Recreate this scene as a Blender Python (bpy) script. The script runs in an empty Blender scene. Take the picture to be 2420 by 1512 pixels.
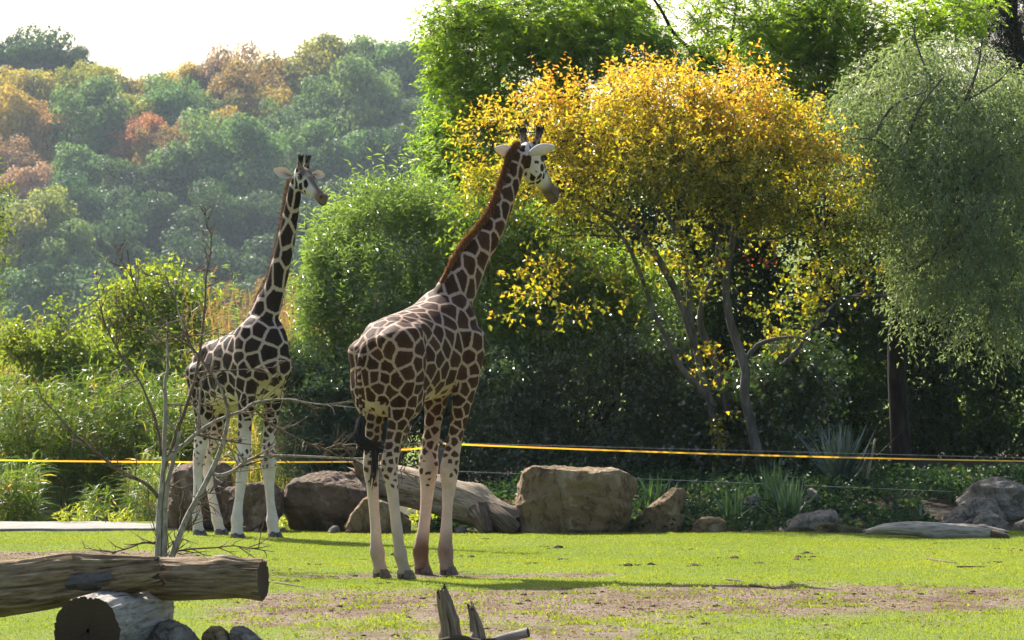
import bpy, math, random
import numpy as np
from mathutils import Vector, kdtree

# ------------------------------------------------------------------ camera, sky, sun, exposure
SC = bpy.context.scene
COL = SC.collection
F, CAMZ, HY = 5000.0, 2.1, 370.0          # focal length in picture widths of 1024, eye height, horizon row
cam_d = bpy.data.cameras.new('camera')
cam = bpy.data.objects.new('camera', cam_d); COL.objects.link(cam)
cam.location = (0, 0, CAMZ); cam.rotation_euler = (math.radians(90), 0, 0)
cam_d.sensor_width = 36.0; cam_d.lens = 36.0 * F / 1024
cam_d.shift_y = (HY - 320) / 1024
cam_d.clip_start = 0.5; cam_d.clip_end = 6000
cam_d.dof.use_dof = True; cam_d.dof.focus_distance = 52; cam_d.dof.aperture_fstop = 11.0
SC.camera = cam

SUN_AZ, SUN_EL = math.radians(-30), math.radians(40)      # azimuth from +Y towards +X
world = bpy.data.worlds.new('World'); SC.world = world; world.use_nodes = True
wn = world.node_tree; bg = wn.nodes['Background']
sky = wn.nodes.new('ShaderNodeTexSky'); sky.sky_type = 'NISHITA'; sky.sun_disc = False
sky.sun_elevation = SUN_EL; sky.sun_rotation = SUN_AZ
sky.air_density = 1.0; sky.dust_density = 3.0; sky.ozone_density = 1.0
wn.links.new(sky.outputs[0], bg.inputs[0]); bg.inputs[1].default_value = 0.085
sun_d = bpy.data.lights.new('sun', 'SUN'); sun_d.energy = 5.0; sun_d.angle = math.radians(0.53)
sun_d.color = (1.0, 0.95, 0.86)
sun = bpy.data.objects.new('sun', sun_d); COL.objects.link(sun)
SDIR = Vector((math.sin(SUN_AZ) * math.cos(SUN_EL), math.cos(SUN_AZ) * math.cos(SUN_EL), math.sin(SUN_EL)))
sun.rotation_euler = SDIR.to_track_quat('Z', 'Y').to_euler(); sun.location = (-40, 60, 60)
vs = SC.view_settings; vs.view_transform = 'Standard'; vs.look = 'None'; vs.exposure = 1.55; vs.gamma = 1.0
vs.use_curve_mapping = False
cy = SC.cycles
cy.use_denoising = True; cy.denoiser = 'OPENIMAGEDENOISE'
cy.max_bounces = 7; cy.diffuse_bounces = 3; cy.glossy_bounces = 2; cy.transmission_bounces = 4
cy.volume_bounces = 0; cy.transparent_max_bounces = 4
cy.sample_clamp_indirect = 4.0; cy.sample_clamp_direct = 2.5
cy.caustics_reflective = False; cy.caustics_refractive = False

# ------------------------------------------------------------------ helpers
R = np.random.default_rng(7)
def P(px, py, d):            # point on the picture ray (1024x640 pixels) at distance d along +Y
    return np.array([(px - 512) / F * d, d, CAMZ + (HY - py) / F * d])
K = 1024 / 2419.0
def Q(x, y, d):              # same for the 2419 px wide overview
    return P(x * K, y * K, d)
def GD(py): return F * CAMZ / (py - HY)      # distance of flat ground seen at row py

def nrm(a): return a / np.maximum(np.linalg.norm(a, axis=-1, keepdims=True), 1e-9)

def mesh_np(name, V, Fc, smooth=False, attrs=None, colors=None):
    V = np.asarray(V, dtype=np.float32); Fc = np.asarray(Fc, dtype=np.int32)
    me = bpy.data.meshes.new(name); m, k = Fc.shape
    me.vertices.add(len(V)); me.vertices.foreach_set('co', V.ravel())
    me.loops.add(m * k); me.loops.foreach_set('vertex_index', Fc.ravel())
    me.polygons.add(m)
    me.polygons.foreach_set('loop_start', np.arange(0, m * k, k, dtype=np.int32))
    me.polygons.foreach_set('loop_total', np.full(m, k, dtype=np.int32))
    me.polygons.foreach_set('use_smooth', np.full(m, smooth))
    for n, a in (attrs or {}).items():
        at = me.attributes.new(n, 'FLOAT', 'POINT'); at.data.foreach_set('value', np.asarray(a, dtype=np.float32))
    for n, a in (colors or {}).items():
        at = me.attributes.new(n, 'FLOAT_COLOR', 'POINT')
        c = np.ones((len(V), 4), dtype=np.float32); c[:, :3] = a
        at.data.foreach_set('color', c.ravel())
    me.update(calc_edges=True)
    return me

def link(name, me, mat=None, parent=None):
    o = bpy.data.objects.new(name, me); COL.objects.link(o)
    if mat is not None:
        if len(me.materials) == 0: me.materials.append(mat)
    if parent is not None:
        o.parent = parent
    return o
def tag(o, label=None, cat=None, group=None, kind=None):
    if label: o['label'] = label
    if cat: o['category'] = cat
    if group: o['group'] = group
    if kind: o['kind'] = kind
    return o
def thing(name, label, cat, loc=(0, 0, 0), group=None):
    o = bpy.data.objects.new(name, None); COL.objects.link(o); o.location = tuple(float(v) for v in loc)
    o.empty_display_size = 0.2
    return tag(o, label, cat, group)
def part(name, V, Fc, mat, root, smooth=True, attrs=None, colors=None, kind=None):
    """mesh given in world coordinates, made a child of root (root has only a translation)"""
    V = np.asarray(V, dtype=np.float32)
    if root is not None: V = V - np.array(root.location, dtype=np.float32)
    o = link(name, mesh_np(name, V, Fc, smooth, attrs, colors), mat, root)
    if kind: o['kind'] = kind
    return o

class Acc:                    # collects meshes
    def __init__(s): s.V = []; s.F = []; s.n = 0; s.A = []
    def add(s, V, Fc, a=0.0):
        V = np.asarray(V); Fc = np.asarray(Fc)
        s.V.append(V); s.F.append(Fc + s.n); s.n += len(V)
        s.A.append(np.full(len(V), a) if np.isscalar(a) else np.asarray(a))
    def get(s): return np.concatenate(s.V), np.concatenate(s.F), np.concatenate(s.A)
    def __len__(s): return s.n

def resample(pts, rad, step):
    pts = np.asarray(pts, float); rad = np.asarray(rad, float)
    # Catmull-Rom through the points
    n = len(pts)
    if n == 2:
        L = np.linalg.norm(pts[1] - pts[0]); k = max(2, int(L / step) + 1)
        t = np.linspace(0, 1, k)[:, None]
        return pts[0] * (1 - t) + pts[1] * t, np.interp(t[:, 0], [0, 1], rad)
    e = np.vstack([2 * pts[0] - pts[1], pts, 2 * pts[-1] - pts[-2]])
    out, ro = [], []
    for i in range(n - 1):
        p0, p1, p2, p3 = e[i], e[i + 1], e[i + 2], e[i + 3]
        k = max(2, int(np.linalg.norm(p2 - p1) / step) + 1)
        t = np.linspace(0, 1, k, endpoint=False)[:, None]
        out.append(.5 * ((2 * p1) + (-p0 + p2) * t + (2 * p0 - 5 * p1 + 4 * p2 - p3) * t**2 + (-p0 + 3 * p1 - 3 * p2 + p3) * t**3))
        ro.append(rad[i] * (1 - t[:, 0]) + rad[i + 1] * t[:, 0])
    out.append(pts[-1:]); ro.append(rad[-1:])
    return np.concatenate(out), np.concatenate(ro)

def frames(pts):
    T = np.gradient(pts, axis=0); T = nrm(T)
    N = np.zeros_like(T)
    a = np.array([0, 0, 1.0]) if abs(T[0, 2]) < .9 else np.array([1.0, 0, 0])
    n = np.cross(T[0], a); n /= np.linalg.norm(n)
    for i in range(len(T)):
        n = n - T[i] * np.dot(n, T[i]); n /= max(np.linalg.norm(n), 1e-9); N[i] = n
    B = np.cross(T, N)
    return T, N, B

def tube(pts, rad, seg=6, step=None, cap=True):
    pts = np.asarray(pts, float); rad = np.asarray(rad, float)
    if step: pts, rad = resample(pts, rad, step)
    T, N, B = frames(pts); m = len(pts)
    a = np.linspace(0, 2 * math.pi, seg, endpoint=False)
    V = (pts[:, None] + rad[:, None, None] * (np.cos(a)[None, :, None] * N[:, None] + np.sin(a)[None, :, None] * B[:, None])).reshape(-1, 3)
    i = np.arange(m - 1)[:, None] * seg; j = np.arange(seg)[None]
    Fq = np.stack([i + j, i + (j + 1) % seg, i + seg + (j + 1) % seg, i + seg + j], -1).reshape(-1, 4)
    if cap:   # close both ends with degenerate-free fans written as quads (tri with repeated centre avoided)
        c0 = len(V); V = np.vstack([V, pts[:1], pts[-1:]])
        h = [(c0, (k + 2) % seg, (k + 1) % seg, k) for k in range(0, seg - 1, 2)]
        b = (m - 1) * seg
        h += [(c0 + 1, b + k, b + (k + 1) % seg, b + (k + 2) % seg) for k in range(0, seg - 1, 2)]
        Fq = np.vstack([Fq, np.array(h)])
    return V, Fq

# cheap smooth value noise in numpy (sum of hashed lattice)
_perm = np.random.default_rng(3).random((64, 64, 64)).astype(np.float32)
def vnoise(p, scale=1.0, oct=3, seed=0):
    p = np.asarray(p, float) * scale + seed * 17.31
    out = 0; amp = 1; tot = 0
    for o in range(oct):
        i = np.floor(p).astype(int); f = p - i; f = f * f * (3 - 2 * f)
        def g(a, b, c): return _perm[(i[..., 0] + a) % 64, (i[..., 1] + b) % 64, (i[..., 2] + c) % 64]
        x, y, z = f[..., 0], f[..., 1], f[..., 2]
        v = ((g(0,0,0)*(1-x)+g(1,0,0)*x)*(1-y)+(g(0,1,0)*(1-x)+g(1,1,0)*x)*y)*(1-z) + \
            ((g(0,0,1)*(1-x)+g(1,0,1)*x)*(1-y)+(g(0,1,1)*(1-x)+g(1,1,1)*x)*y)*z
        out = out + amp * (v - .5) * 2; tot += amp; amp *= .5; p = p * 2.03 + 5.7
    return out / tot

def box_remesh(V, Fc, voxel, smooth_it=4):
    """union of closed pieces: voxel remesh, returns verts, quads->polys as evaluated mesh"""
    me = mesh_np('tmp', V, Fc); o = bpy.data.objects.new('tmp', me); COL.objects.link(o)
    md = o.modifiers.new('r', 'REMESH'); md.mode = 'VOXEL'; md.voxel_size = voxel
    if smooth_it:
        ms = o.modifiers.new('s', 'SMOOTH'); ms.factor = .5; ms.iterations = smooth_it
    dg = bpy.context.evaluated_depsgraph_get(); ev = o.evaluated_get(dg)
    m2 = ev.to_mesh()
    n = len(m2.vertices); v = np.empty(n * 3, np.float32); m2.vertices.foreach_get('co', v); v = v.reshape(-1, 3)
    nn = np.empty(n * 3, np.float32); m2.vertices.foreach_get('normal', nn); nn = nn.reshape(-1, 3)
    L = np.empty(len(m2.loops), np.int32); m2.loops.foreach_get('vertex_index', L)
    k = len(m2.loops) // max(1, len(m2.polygons)); f = L.reshape(-1, k)
    ev.to_mesh_clear(); bpy.data.objects.remove(o); bpy.data.meshes.remove(me)
    return v, f, nn

def vnormals(V, Fq):
    a = V[Fq[:, 0]]; b = V[Fq[:, 1]]; c = V[Fq[:, 2]]
    n = np.cross(b - a, c - a); N = np.zeros_like(V)
    for k in range(Fq.shape[1]): np.add.at(N, Fq[:, k], n)
    return nrm(N)

# ------------------------------------------------------------------ materials
def nodes(name):
    m = bpy.data.materials.new(name); m.use_nodes = True
    nt = m.node_tree; nt.nodes.clear()
    out = nt.nodes.new('ShaderNodeOutputMaterial')
    return m, nt, out
def N_(nt, t, **kw):
    n = nt.nodes.new(t)
    for k, v in kw.items():
        if k == 'inp':
            for kk, vv in v.items(): n.inputs[kk].default_value = vv
        else: setattr(n, k, v)
    return n
def ramp(nt, fac, stops, interp='LINEAR'):
    r = nt.nodes.new('ShaderNodeValToRGB'); r.color_ramp.interpolation = interp
    els = r.color_ramp.elements
    while len(els) < len(stops): els.new(0.5)
    for e, (p, c) in zip(els, stops): e.position = p; e.color = (*c, 1) if len(c) == 3 else c
    nt.links.new(fac, r.inputs[0]); return r.outputs[0]
def noise(nt, vec, scale, detail=4, rough=.6, dist=0.0):
    n = N_(nt, 'ShaderNodeTexNoise', inp={'Scale': scale, 'Detail': detail, 'Roughness': rough, 'Distortion': dist})
    if vec is not None: nt.links.new(vec, n.inputs['Vector'])
    return n.outputs[0]
def mixc(nt, fac, a, b, mode='MIX'):
    m = N_(nt, 'ShaderNodeMix', data_type='RGBA', blend_type=mode)
    for s, v in ((m.inputs[0], fac), (m.inputs[6], a), (m.inputs[7], b)):
        if isinstance(v, (int, float)): s.default_value = v
        elif isinstance(v, tuple): s.default_value = (*v, 1) if len(v) == 3 else v
        else: nt.links.new(v, s)
    return m.outputs[2]
def math_(nt, op, a, b=None, c=None, clamp=False):
    m = N_(nt, 'ShaderNodeMath', operation=op, use_clamp=clamp)
    for s, v in zip(m.inputs, (a, b, c)):
        if v is None: continue
        if isinstance(v, (int, float)): s.default_value = v
        else: nt.links.new(v, s)
    return m.outputs[0]
def attr(nt, name, color=False):
    a = N_(nt, 'ShaderNodeAttribute', attribute_name=name)
    return a.outputs['Color'] if color else a.outputs['Fac']
def objcoord(nt):
    return nt.nodes.new('ShaderNodeTexCoord').outputs['Object']
def bump(nt, h, strength=.5, dist=.02):
    b = N_(nt, 'ShaderNodeBump', inp={'Strength': strength, 'Distance': dist}); nt.links.new(h, b.inputs['Height'])
    return b.outputs[0]
def principled(nt, out, col, rough=.8, spec=.3, normal=None):
    b = N_(nt, 'ShaderNodeBsdfPrincipled', inp={'Roughness': rough, 'Specular IOR Level': spec})
    if isinstance(col, tuple): b.inputs['Base Color'].default_value = (*col, 1)
    else: nt.links.new(col, b.inputs['Base Color'])
    if normal is not None: nt.links.new(normal, b.inputs['Normal'])
    nt.links.new(b.outputs[0], out.inputs[0]); return b

def leaf_mat(name, stops, transl=.45, gloss=.08, rough=.35, tboost=1.5, objcol=False):
    """leaf: per-leaf colour from the 'rnd' attribute, light passes through the blade"""
    m, nt, out = nodes(name)
    c = ramp(nt, attr(nt, 'rnd'), stops)
    if objcol:
        oi = nt.nodes.new('ShaderNodeObjectInfo'); c = mixc(nt, 1.0, c, oi.outputs['Color'], 'MULTIPLY')
    d = nt.nodes.new('ShaderNodeBsdfDiffuse'); nt.links.new(c, d.inputs[0])
    t = nt.nodes.new('ShaderNodeBsdfTranslucent')
    tc = mixc(nt, 1.0, c, (tboost * 1.12, tboost, tboost * .55), 'MULTIPLY'); nt.links.new(tc, t.inputs[0])
    mx = N_(nt, 'ShaderNodeMixShader', inp={0: transl}); nt.links.new(d.outputs[0], mx.inputs[1]); nt.links.new(t.outputs[0], mx.inputs[2])
    if gloss > 0:
        g = N_(nt, 'ShaderNodeBsdfGlossy', inp={'Roughness': rough, 'Color': (1, .98, .92, 1)})
        m2 = N_(nt, 'ShaderNodeMixShader', inp={0: gloss}); nt.links.new(mx.outputs[0], m2.inputs[1]); nt.links.new(g.outputs[0], m2.inputs[2])
        nt.links.new(m2.outputs[0], out.inputs[0])
    else: nt.links.new(mx.outputs[0], out.inputs[0])
    return m

def bark_mat(name, c1, c2, c3, scale=8.0, stretch=(1, 1, .25), bumpd=.02):
    m, nt, out = nodes(name)
    mp = N_(nt, 'ShaderNodeMapping', inp={'Scale': stretch}); nt.links.new(objcoord(nt), mp.inputs[0])
    n1 = noise(nt, mp.outputs[0], scale, 6, .65); n2 = noise(nt, objcoord(nt), scale * .35, 3)
    c = ramp(nt, n1, [(.3, c1), (.52, c2), (.72, c3)])
    c = mixc(nt, math_(nt, 'MULTIPLY', n2, .6), c, c1)
    principled(nt, out, c, .9, .15, bump(nt, n1, .8, bumpd)); return m

# ------------------------------------------------------------------ ground, pond, path
def smooth01(a, b, x): t = np.clip((x - a) / (b - a), 0, 1); return t * t * (3 - 2 * t)
def pond_mask(x, y):      # 1 inside the pond
    near = 69.0 + .35 * np.sin(x * .9) + np.where(x > -3.3, (x + 3.3) * 3.0, 0)
    return smooth01(0, 1.2, y - near) * smooth01(0, 3, 99 - y) * smooth01(-2.6, -3.4, x)
def ground_z(x, y):
    x = np.asarray(x, float); y = np.asarray(y, float)
    p = np.stack([x, y, x * 0], -1)
    z = .05 * vnoise(p, .35, 2, 1) * smooth01(30, 40, y) * smooth01(70, 60, y) * .6
    z = z + .012 * vnoise(p, 2.5, 2, 2) * smooth01(72, 66, y)
    bank = smooth01(64.6, 69.5, y) * smooth01(-1.6, .6, x) * .55
    z = z + bank * (1 + .25 * vnoise(p, .6, 2, 5))
    z = z - .75 * pond_mask(x, y)
    z = z + smooth01(120, 820, y) * 2.6 + np.clip(y - 840, 0, 280) * .17 * smooth01(840, 890, y)
    return z
def dirt_amount(x, y):    # where the turf is worn away
    x = np.asarray(x, float); y = np.asarray(y, float)
    p = np.stack([x, y * .45, x * 0], -1)
    n = vnoise(p, .55, 4, 3); n2 = vnoise(p, 2.2, 3, 4)
    band = np.exp(-((y - 45.6 - .10 * x) / 2.6) ** 2) * smooth01(-3.4, -1.6, x) * (1 - .35 * smooth01(3.5, 5.5, x))
    band2 = np.exp(-((y - 56.3) / 1.5) ** 2) * smooth01(-3.0, -4.0, x)
    band3 = np.exp(-((y - 51.2) / .55) ** 2) * smooth01(-2.8, -2.4, x) * smooth01(1.5, .6, x) * .9
    near = .55 * smooth01(46, 41.5, y) * smooth01(-3.5, -2, x) * (1 - .45 * smooth01(1.5, 3.5, x))
    d = 1.4 * band + 1.25 * band2 + 1.0 * band3 + near + .42 * n + .42 * n2 - .08
    return np.clip(d, 0, 1.3)

xs = np.concatenate([-np.geomspace(2500, 9, 26), np.linspace(-8.5, 8.5, 150), np.geomspace(9, 2500, 26)])
ys = np.concatenate([-np.geomspace(60, 2, 6), np.linspace(2, 35, 14)[1:], np.linspace(35.3, 74, 300), np.linspace(75, 130, 40),
                     np.linspace(140, 1200, 90), np.geomspace(1250, 4000, 12)])
gx, gy = np.meshgrid(xs, ys)
gz = ground_z(gx, gy)
GV = np.stack([gx, gy, gz], -1).reshape(-1, 3)
nx, ny = len(xs), len(ys)
ii = (np.arange(ny - 1)[:, None] * nx + np.arange(nx - 1)[None]).ravel()
GF = np.stack([ii, ii + 1, ii + 1 + nx, ii + nx], -1)
m, nt, out = nodes('turf_and_soil')
oc = objcoord(nt)
mp = N_(nt, 'ShaderNodeMapping', inp={'Scale': (1, .55, 1)}); nt.links.new(oc, mp.inputs[0])
n_big = noise(nt, mp.outputs[0], 1.1, 5, .6); n_mid = noise(nt, oc, 9, 6, .7); n_fine = noise(nt, oc, 60, 4, .7)
grass_c = ramp(nt, n_mid, [(.25, (.065, .10, .010)), (.5, (.12, .165, .016)), (.75, (.17, .185, .03))])
soil_c = ramp(nt, n_mid, [(.28, (.055, .036, .024)), (.45, (.15, .105, .075)), (.62, (.25, .19, .14)), (.8, (.34, .27, .20))])
soil_c = mixc(nt, math_(nt, 'MULTIPLY_ADD', n_big, 5.0, -2.3, True), soil_c, mixc(nt, n_mid, (.05, .028, .016), (.15, .09, .055)))
soil_c = mixc(nt, math_(nt, 'MULTIPLY', math_(nt, 'GREATER_THAN', n_fine, .58), .7), soil_c, (.04, .026, .017))
k = math_(nt, 'ADD', attr(nt, 'dirt'), math_(nt, 'MULTIPLY', math_(nt, 'SUBTRACT', n_mid, .5), 1.4))
k = math_(nt, 'MULTIPLY_ADD', k, 3.2, -1.2, True)
c = mixc(nt, k, grass_c, soil_c)
litter = mixc(nt, n_mid, (.02, .018, .012), (.07, .055, .035))
c = mixc(nt, attr(nt, 'litter'), c, litter)
principled(nt, out, c, .95, .1, bump(nt, math_(nt, 'ADD', n_mid, math_(nt, 'MULTIPLY', n_fine, .4)), .9, .05))
litter_a = smooth01(64.4, 65.6, gy) * smooth01(120, 100, gy) * smooth01(-2.2, -.6, gx)
litter_a = np.maximum(litter_a, smooth01(68.5, 70, gy) * smooth01(120, 100, gy) * smooth01(0, -2, gx))
ground = link('ground', mesh_np('ground', GV, GF, True, {'dirt': dirt_amount(gx, gy).ravel(), 'litter': litter_a.ravel()}), m)
tag(ground, 'sunlit lawn of the enclosure with worn bare soil', 'ground', kind='structure')

# water
m, nt, out = nodes('pond_water')
w = N_(nt, 'ShaderNodeBsdfPrincipled', inp={'Base Color': (.012, .014, .008, 1), 'Roughness': .06, 'Specular IOR Level': .5})
nt.links.new(bump(nt, noise(nt, objcoord(nt), 6, 3, .6), .18, .03), w.inputs['Normal']); nt.links.new(w.outputs[0], out.inputs[0])
px_ = np.linspace(-14, -2.2, 24); py_ = np.linspace(68.2, 99, 24)
wx, wy = np.meshgrid(px_, py_); WV = np.stack([wx, wy, wx * 0 - .16], -1).reshape(-1, 3)
ii = (np.arange(23)[:, None] * 24 + np.arange(23)[None]).ravel()
pond = link('pond_water', mesh_np('pond_water', WV, np.stack([ii, ii + 1, ii + 25, ii + 24], -1), True), m)
tag(pond, 'dark still pond water in front of the reeds', 'water', kind='structure')

# pale paved path at the water's edge, a slab laid on the turf
m, nt, out = nodes('pale_paving')
n1 = noise(nt, objcoord(nt), 3, 6, .65)
principled(nt, out, ramp(nt, n1, [(.3, (.11, .098, .082)), (.55, (.21, .195, .17)), (.8, (.27, .255, .23))]), .9, .2, bump(nt, noise(nt, objcoord(nt), 40, 4), .5, .01))
px_ = np.linspace(-13, -3.45, 70)
nearY = 64.9 + .10 * np.sin(px_ * 1.7) + np.maximum(px_ + 5.2, 0) * .45
farY = 68.2 + .2 * np.sin(px_ * .8) - np.maximum(px_ + 5.6, 0) * 1.15
farY = np.maximum(farY, nearY + .08)
rows = [nearY * (1 - t) + farY * t for t in np.linspace(0, 1, 8)]
PV = np.concatenate([np.stack([px_, r, ground_z(px_, r) + .03], -1) for r in rows]
                    + [np.stack([px_, nearY - .005, ground_z(px_, nearY) - .05], -1)])
ii = (np.arange(7)[:, None] * 70 + np.arange(69)[None]).ravel()
PF = np.stack([ii, ii + 1, ii + 71, ii + 70], -1)
jj = np.arange(69); PF = np.vstack([PF, np.stack([jj + 560, jj + 561, jj + 1, jj], -1)])
path = link('path', mesh_np('path', PV, PF, True), m)
tag(path, 'pale paved strip along the pond edge', 'path', kind='structure')

# ------------------------------------------------------------------ turf blades
def blades(base, ht, wd, lean, rnd):
    n = len(base)
    a = R.uniform(0, 2 * math.pi, n); side = np.stack([np.cos(a), np.sin(a), 0 * a], -1)
    b = R.uniform(0, 2 * math.pi, n); ln = np.stack([np.cos(b), np.sin(b), 0 * b], -1) * (lean * ht)[:, None]
    up = np.zeros((n, 3)); up[:, 2] = ht
    V = np.stack([base - side * wd[:, None] / 2, base + side * wd[:, None] / 2, base + up * .55 + ln * .35 + side * wd[:, None] * .4,
                  base + up * np.sqrt(np.maximum(.15, 1 - lean**2))[:, None] + ln], 1).reshape(-1, 3)
    i = np.arange(n)[:, None] * 4
    Fq = np.concatenate([i + 0, i + 1, i + 2, i + 3], 1)
    return V, Fq, np.repeat(rnd, 4)
n = 430000
bx = R.uniform(-1, 1, n); t = R.random(n)
by = 38.3 + (69 - 38.3) * t ** .85
bx = bx * (by * .1024 + .35)
da = dirt_amount(bx, by)
keep = R.random(n) > np.clip((da - .18) * 2.0, 0, .97)
keep &= ~((by > 64.5) & (bx > -1.0) & (R.random(n) > .05))
keep &= ~((bx < -3.5) & (by > np.where(bx < -5.2, 64.7, 64.8 + (bx + 5.2) * .45)) & (by < 68.0 - np.maximum(bx + 5.6, 0) * 1.15))
keep &= ~((by > 68.6) & (bx < -2.5))
bx, by, da = bx[keep], by[keep], da[keep]
tuft = vnoise(np.stack([bx, by, 0 * bx], -1), 1.6, 3, 9)
ht = np.clip(.020 + .010 * tuft + .02 * np.clip(da - .25, 0, 1) + R.normal(0, .005, len(bx)), .008, .07)
base = np.stack([bx, by, ground_z(bx, by) - .004], -1)
V, Fq, A = blades(base, ht, R.uniform(.004, .008, len(bx)), R.uniform(.1, .8, len(bx)), np.clip(R.normal(.48 + .2 * tuft + .28 * vnoise(np.stack([bx, by * .5, 0 * bx], -1), .45, 3, 77), .17), 0, 1))
M_grass = leaf_mat('turf_blade', [(0, (.07, .11, .012)), (.5, (.15, .21, .018)), (.85, (.21, .245, .026)), (1, (.27, .27, .06))], .52, .03, .4, 1.5)
o = link('lawn_grass', mesh_np('lawn_grass', V, Fq, False, {'rnd': A}), M_grass)
tag(o, 'short bright green lawn grass thinning out over bare soil', 'grass', kind='stuff')

# taller tussocks in the worn soil and along the edges
cx = R.uniform(-1, 1, 900); cyy = R.uniform(38.3, 53, 900); cx = cx * cyy * .105
dd = dirt_amount(cx, cyy); ok = (dd > .35) & (R.random(900) < .6); cx, cyy = cx[ok], cyy[ok]
per = 34
bx = np.repeat(cx, per) + R.normal(0, .07, len(cx) * per); by = np.repeat(cyy, per) + R.normal(0, .09, len(cx) * per)
base = np.stack([bx, by, ground_z(bx, by) - .005], -1)
V, Fq, A = blades(base, R.uniform(.02, .055, len(bx)), R.uniform(.003, .006, len(bx)), R.uniform(.2, .95, len(bx)), np.clip(R.normal(.42, .2, len(bx)), 0, 1))
o = link('grass_tussocks', mesh_np('grass_tussocks', V, Fq, False, {'rnd': A}), M_grass)
tag(o, 'small green grass tussocks scattered over the worn soil', 'grass', kind='stuff')

# loose dark soil crumbs
def lump_proto(seed, nseg=6):
    r = np.random.default_rng(seed); a = np.linspace(0, 2 * math.pi, nseg, endpoint=False)
    V = [(0, 0, .9)]
    for z, s in ((.55, .75), (0, 1.0)):
        for t in a: V.append((math.cos(t) * s * r.uniform(.7, 1.2), math.sin(t) * s * r.uniform(.7, 1.2), z * r.uniform(.7, 1.2)))
    Fc = [(0, 1 + k, 1 + (k + 1) % nseg) for k in range(nseg)]
    for k in range(nseg):
        k2 = (k + 1) % nseg
        Fc += [(1 + k, 1 + nseg + k, 1 + nseg + k2), (1 + k, 1 + nseg + k2, 1 + k2)]
    return np.array(V), np.array(Fc)
def scatter(protos, pos, scale, yaw):
    acc = Acc()
    for i in range(len(pos)):
        V, Fc = protos[i % len(protos)]
        c, s = math.cos(yaw[i]), math.sin(yaw[i])
        W = V * scale[i]; W = np.stack([W[:, 0] * c - W[:, 1] * s, W[:, 0] * s + W[:, 1] * c, W[:, 2]], -1) + pos[i]
        acc.add(W, Fc, R.random())
    return acc.get()
protos = [lump_proto(s) for s in range(6)]
n = 11000
sx = R.uniform(-1, 1, n); sy = R.uniform(38.3, 58, n); sx = sx * sy * .105
ok = R.random(n) < np.clip(dirt_amount(sx, sy) - .25, 0, 1); sx, sy = sx[ok], sy[ok]
# clods kicked up on the far lawn
kx = R.uniform(-3.5, 6.4, 46); ky = R.normal(55, 2.6, 46); ex = np.repeat(kx, 9) + R.normal(0, .07, 414); ey = np.repeat(ky, 9) + R.normal(0, .10, 414); sx = np.r_[sx, ex]; sy = np.r_[sy, ey]
pos = np.stack([sx, sy, ground_z(sx, sy) - .004], -1)
sc = R.uniform(.004, .014, (len(sx), 1)) * (1 + 1.6 * (R.random((len(sx), 1)) > .94)) * np.array([[1.3, 1.1, .8]]); sc[-414:] *= 2.0
V, Fc, A = scatter(protos, pos, sc, R.uniform(0, 6, len(sx)))
m, nt, out = nodes('dark_soil'); principled(nt, out, ramp(nt, attr(nt, 'rnd'), [(0, (.02, .013, .009)), (1, (.09, .06, .04))]), .95, .1)
o = link('soil_crumbs', mesh_np('soil_crumbs', V, Fc, False, {'rnd': A}), m)
tag(o, 'dark crumbs of loose soil strewn over the lawn', 'soil', kind='stuff')

# dry stubble and dead grass in the worn patches
n = 60000; bx = R.uniform(-1, 1, n); by = R.uniform(38.3, 59, n); bx = bx * by * .106; da = dirt_amount(bx, by)
ok = R.random(n) < np.clip(da - .2, 0, .8); bx, by = bx[ok], by[ok]; base = np.stack([bx, by, ground_z(bx, by) - .002], -1)
V, Fq, A = blades(base, R.uniform(.006, .022, len(bx)), R.uniform(.004, .008, len(bx)), R.uniform(.5, 2.2, len(bx)), R.random(len(bx)))
M_stub = leaf_mat('dry_stubble', [(0, (.05, .03, .018)), (.5, (.14, .09, .055)), (.85, (.26, .19, .11)), (1, (.16, .17, .03))], .3, .0)
o = link('dry_stubble', mesh_np('dry_stubble', V, Fq, False, {'rnd': A}), M_stub)
tag(o, 'brown dry stubble in the worn soil', 'grass', kind='stuff')

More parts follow.
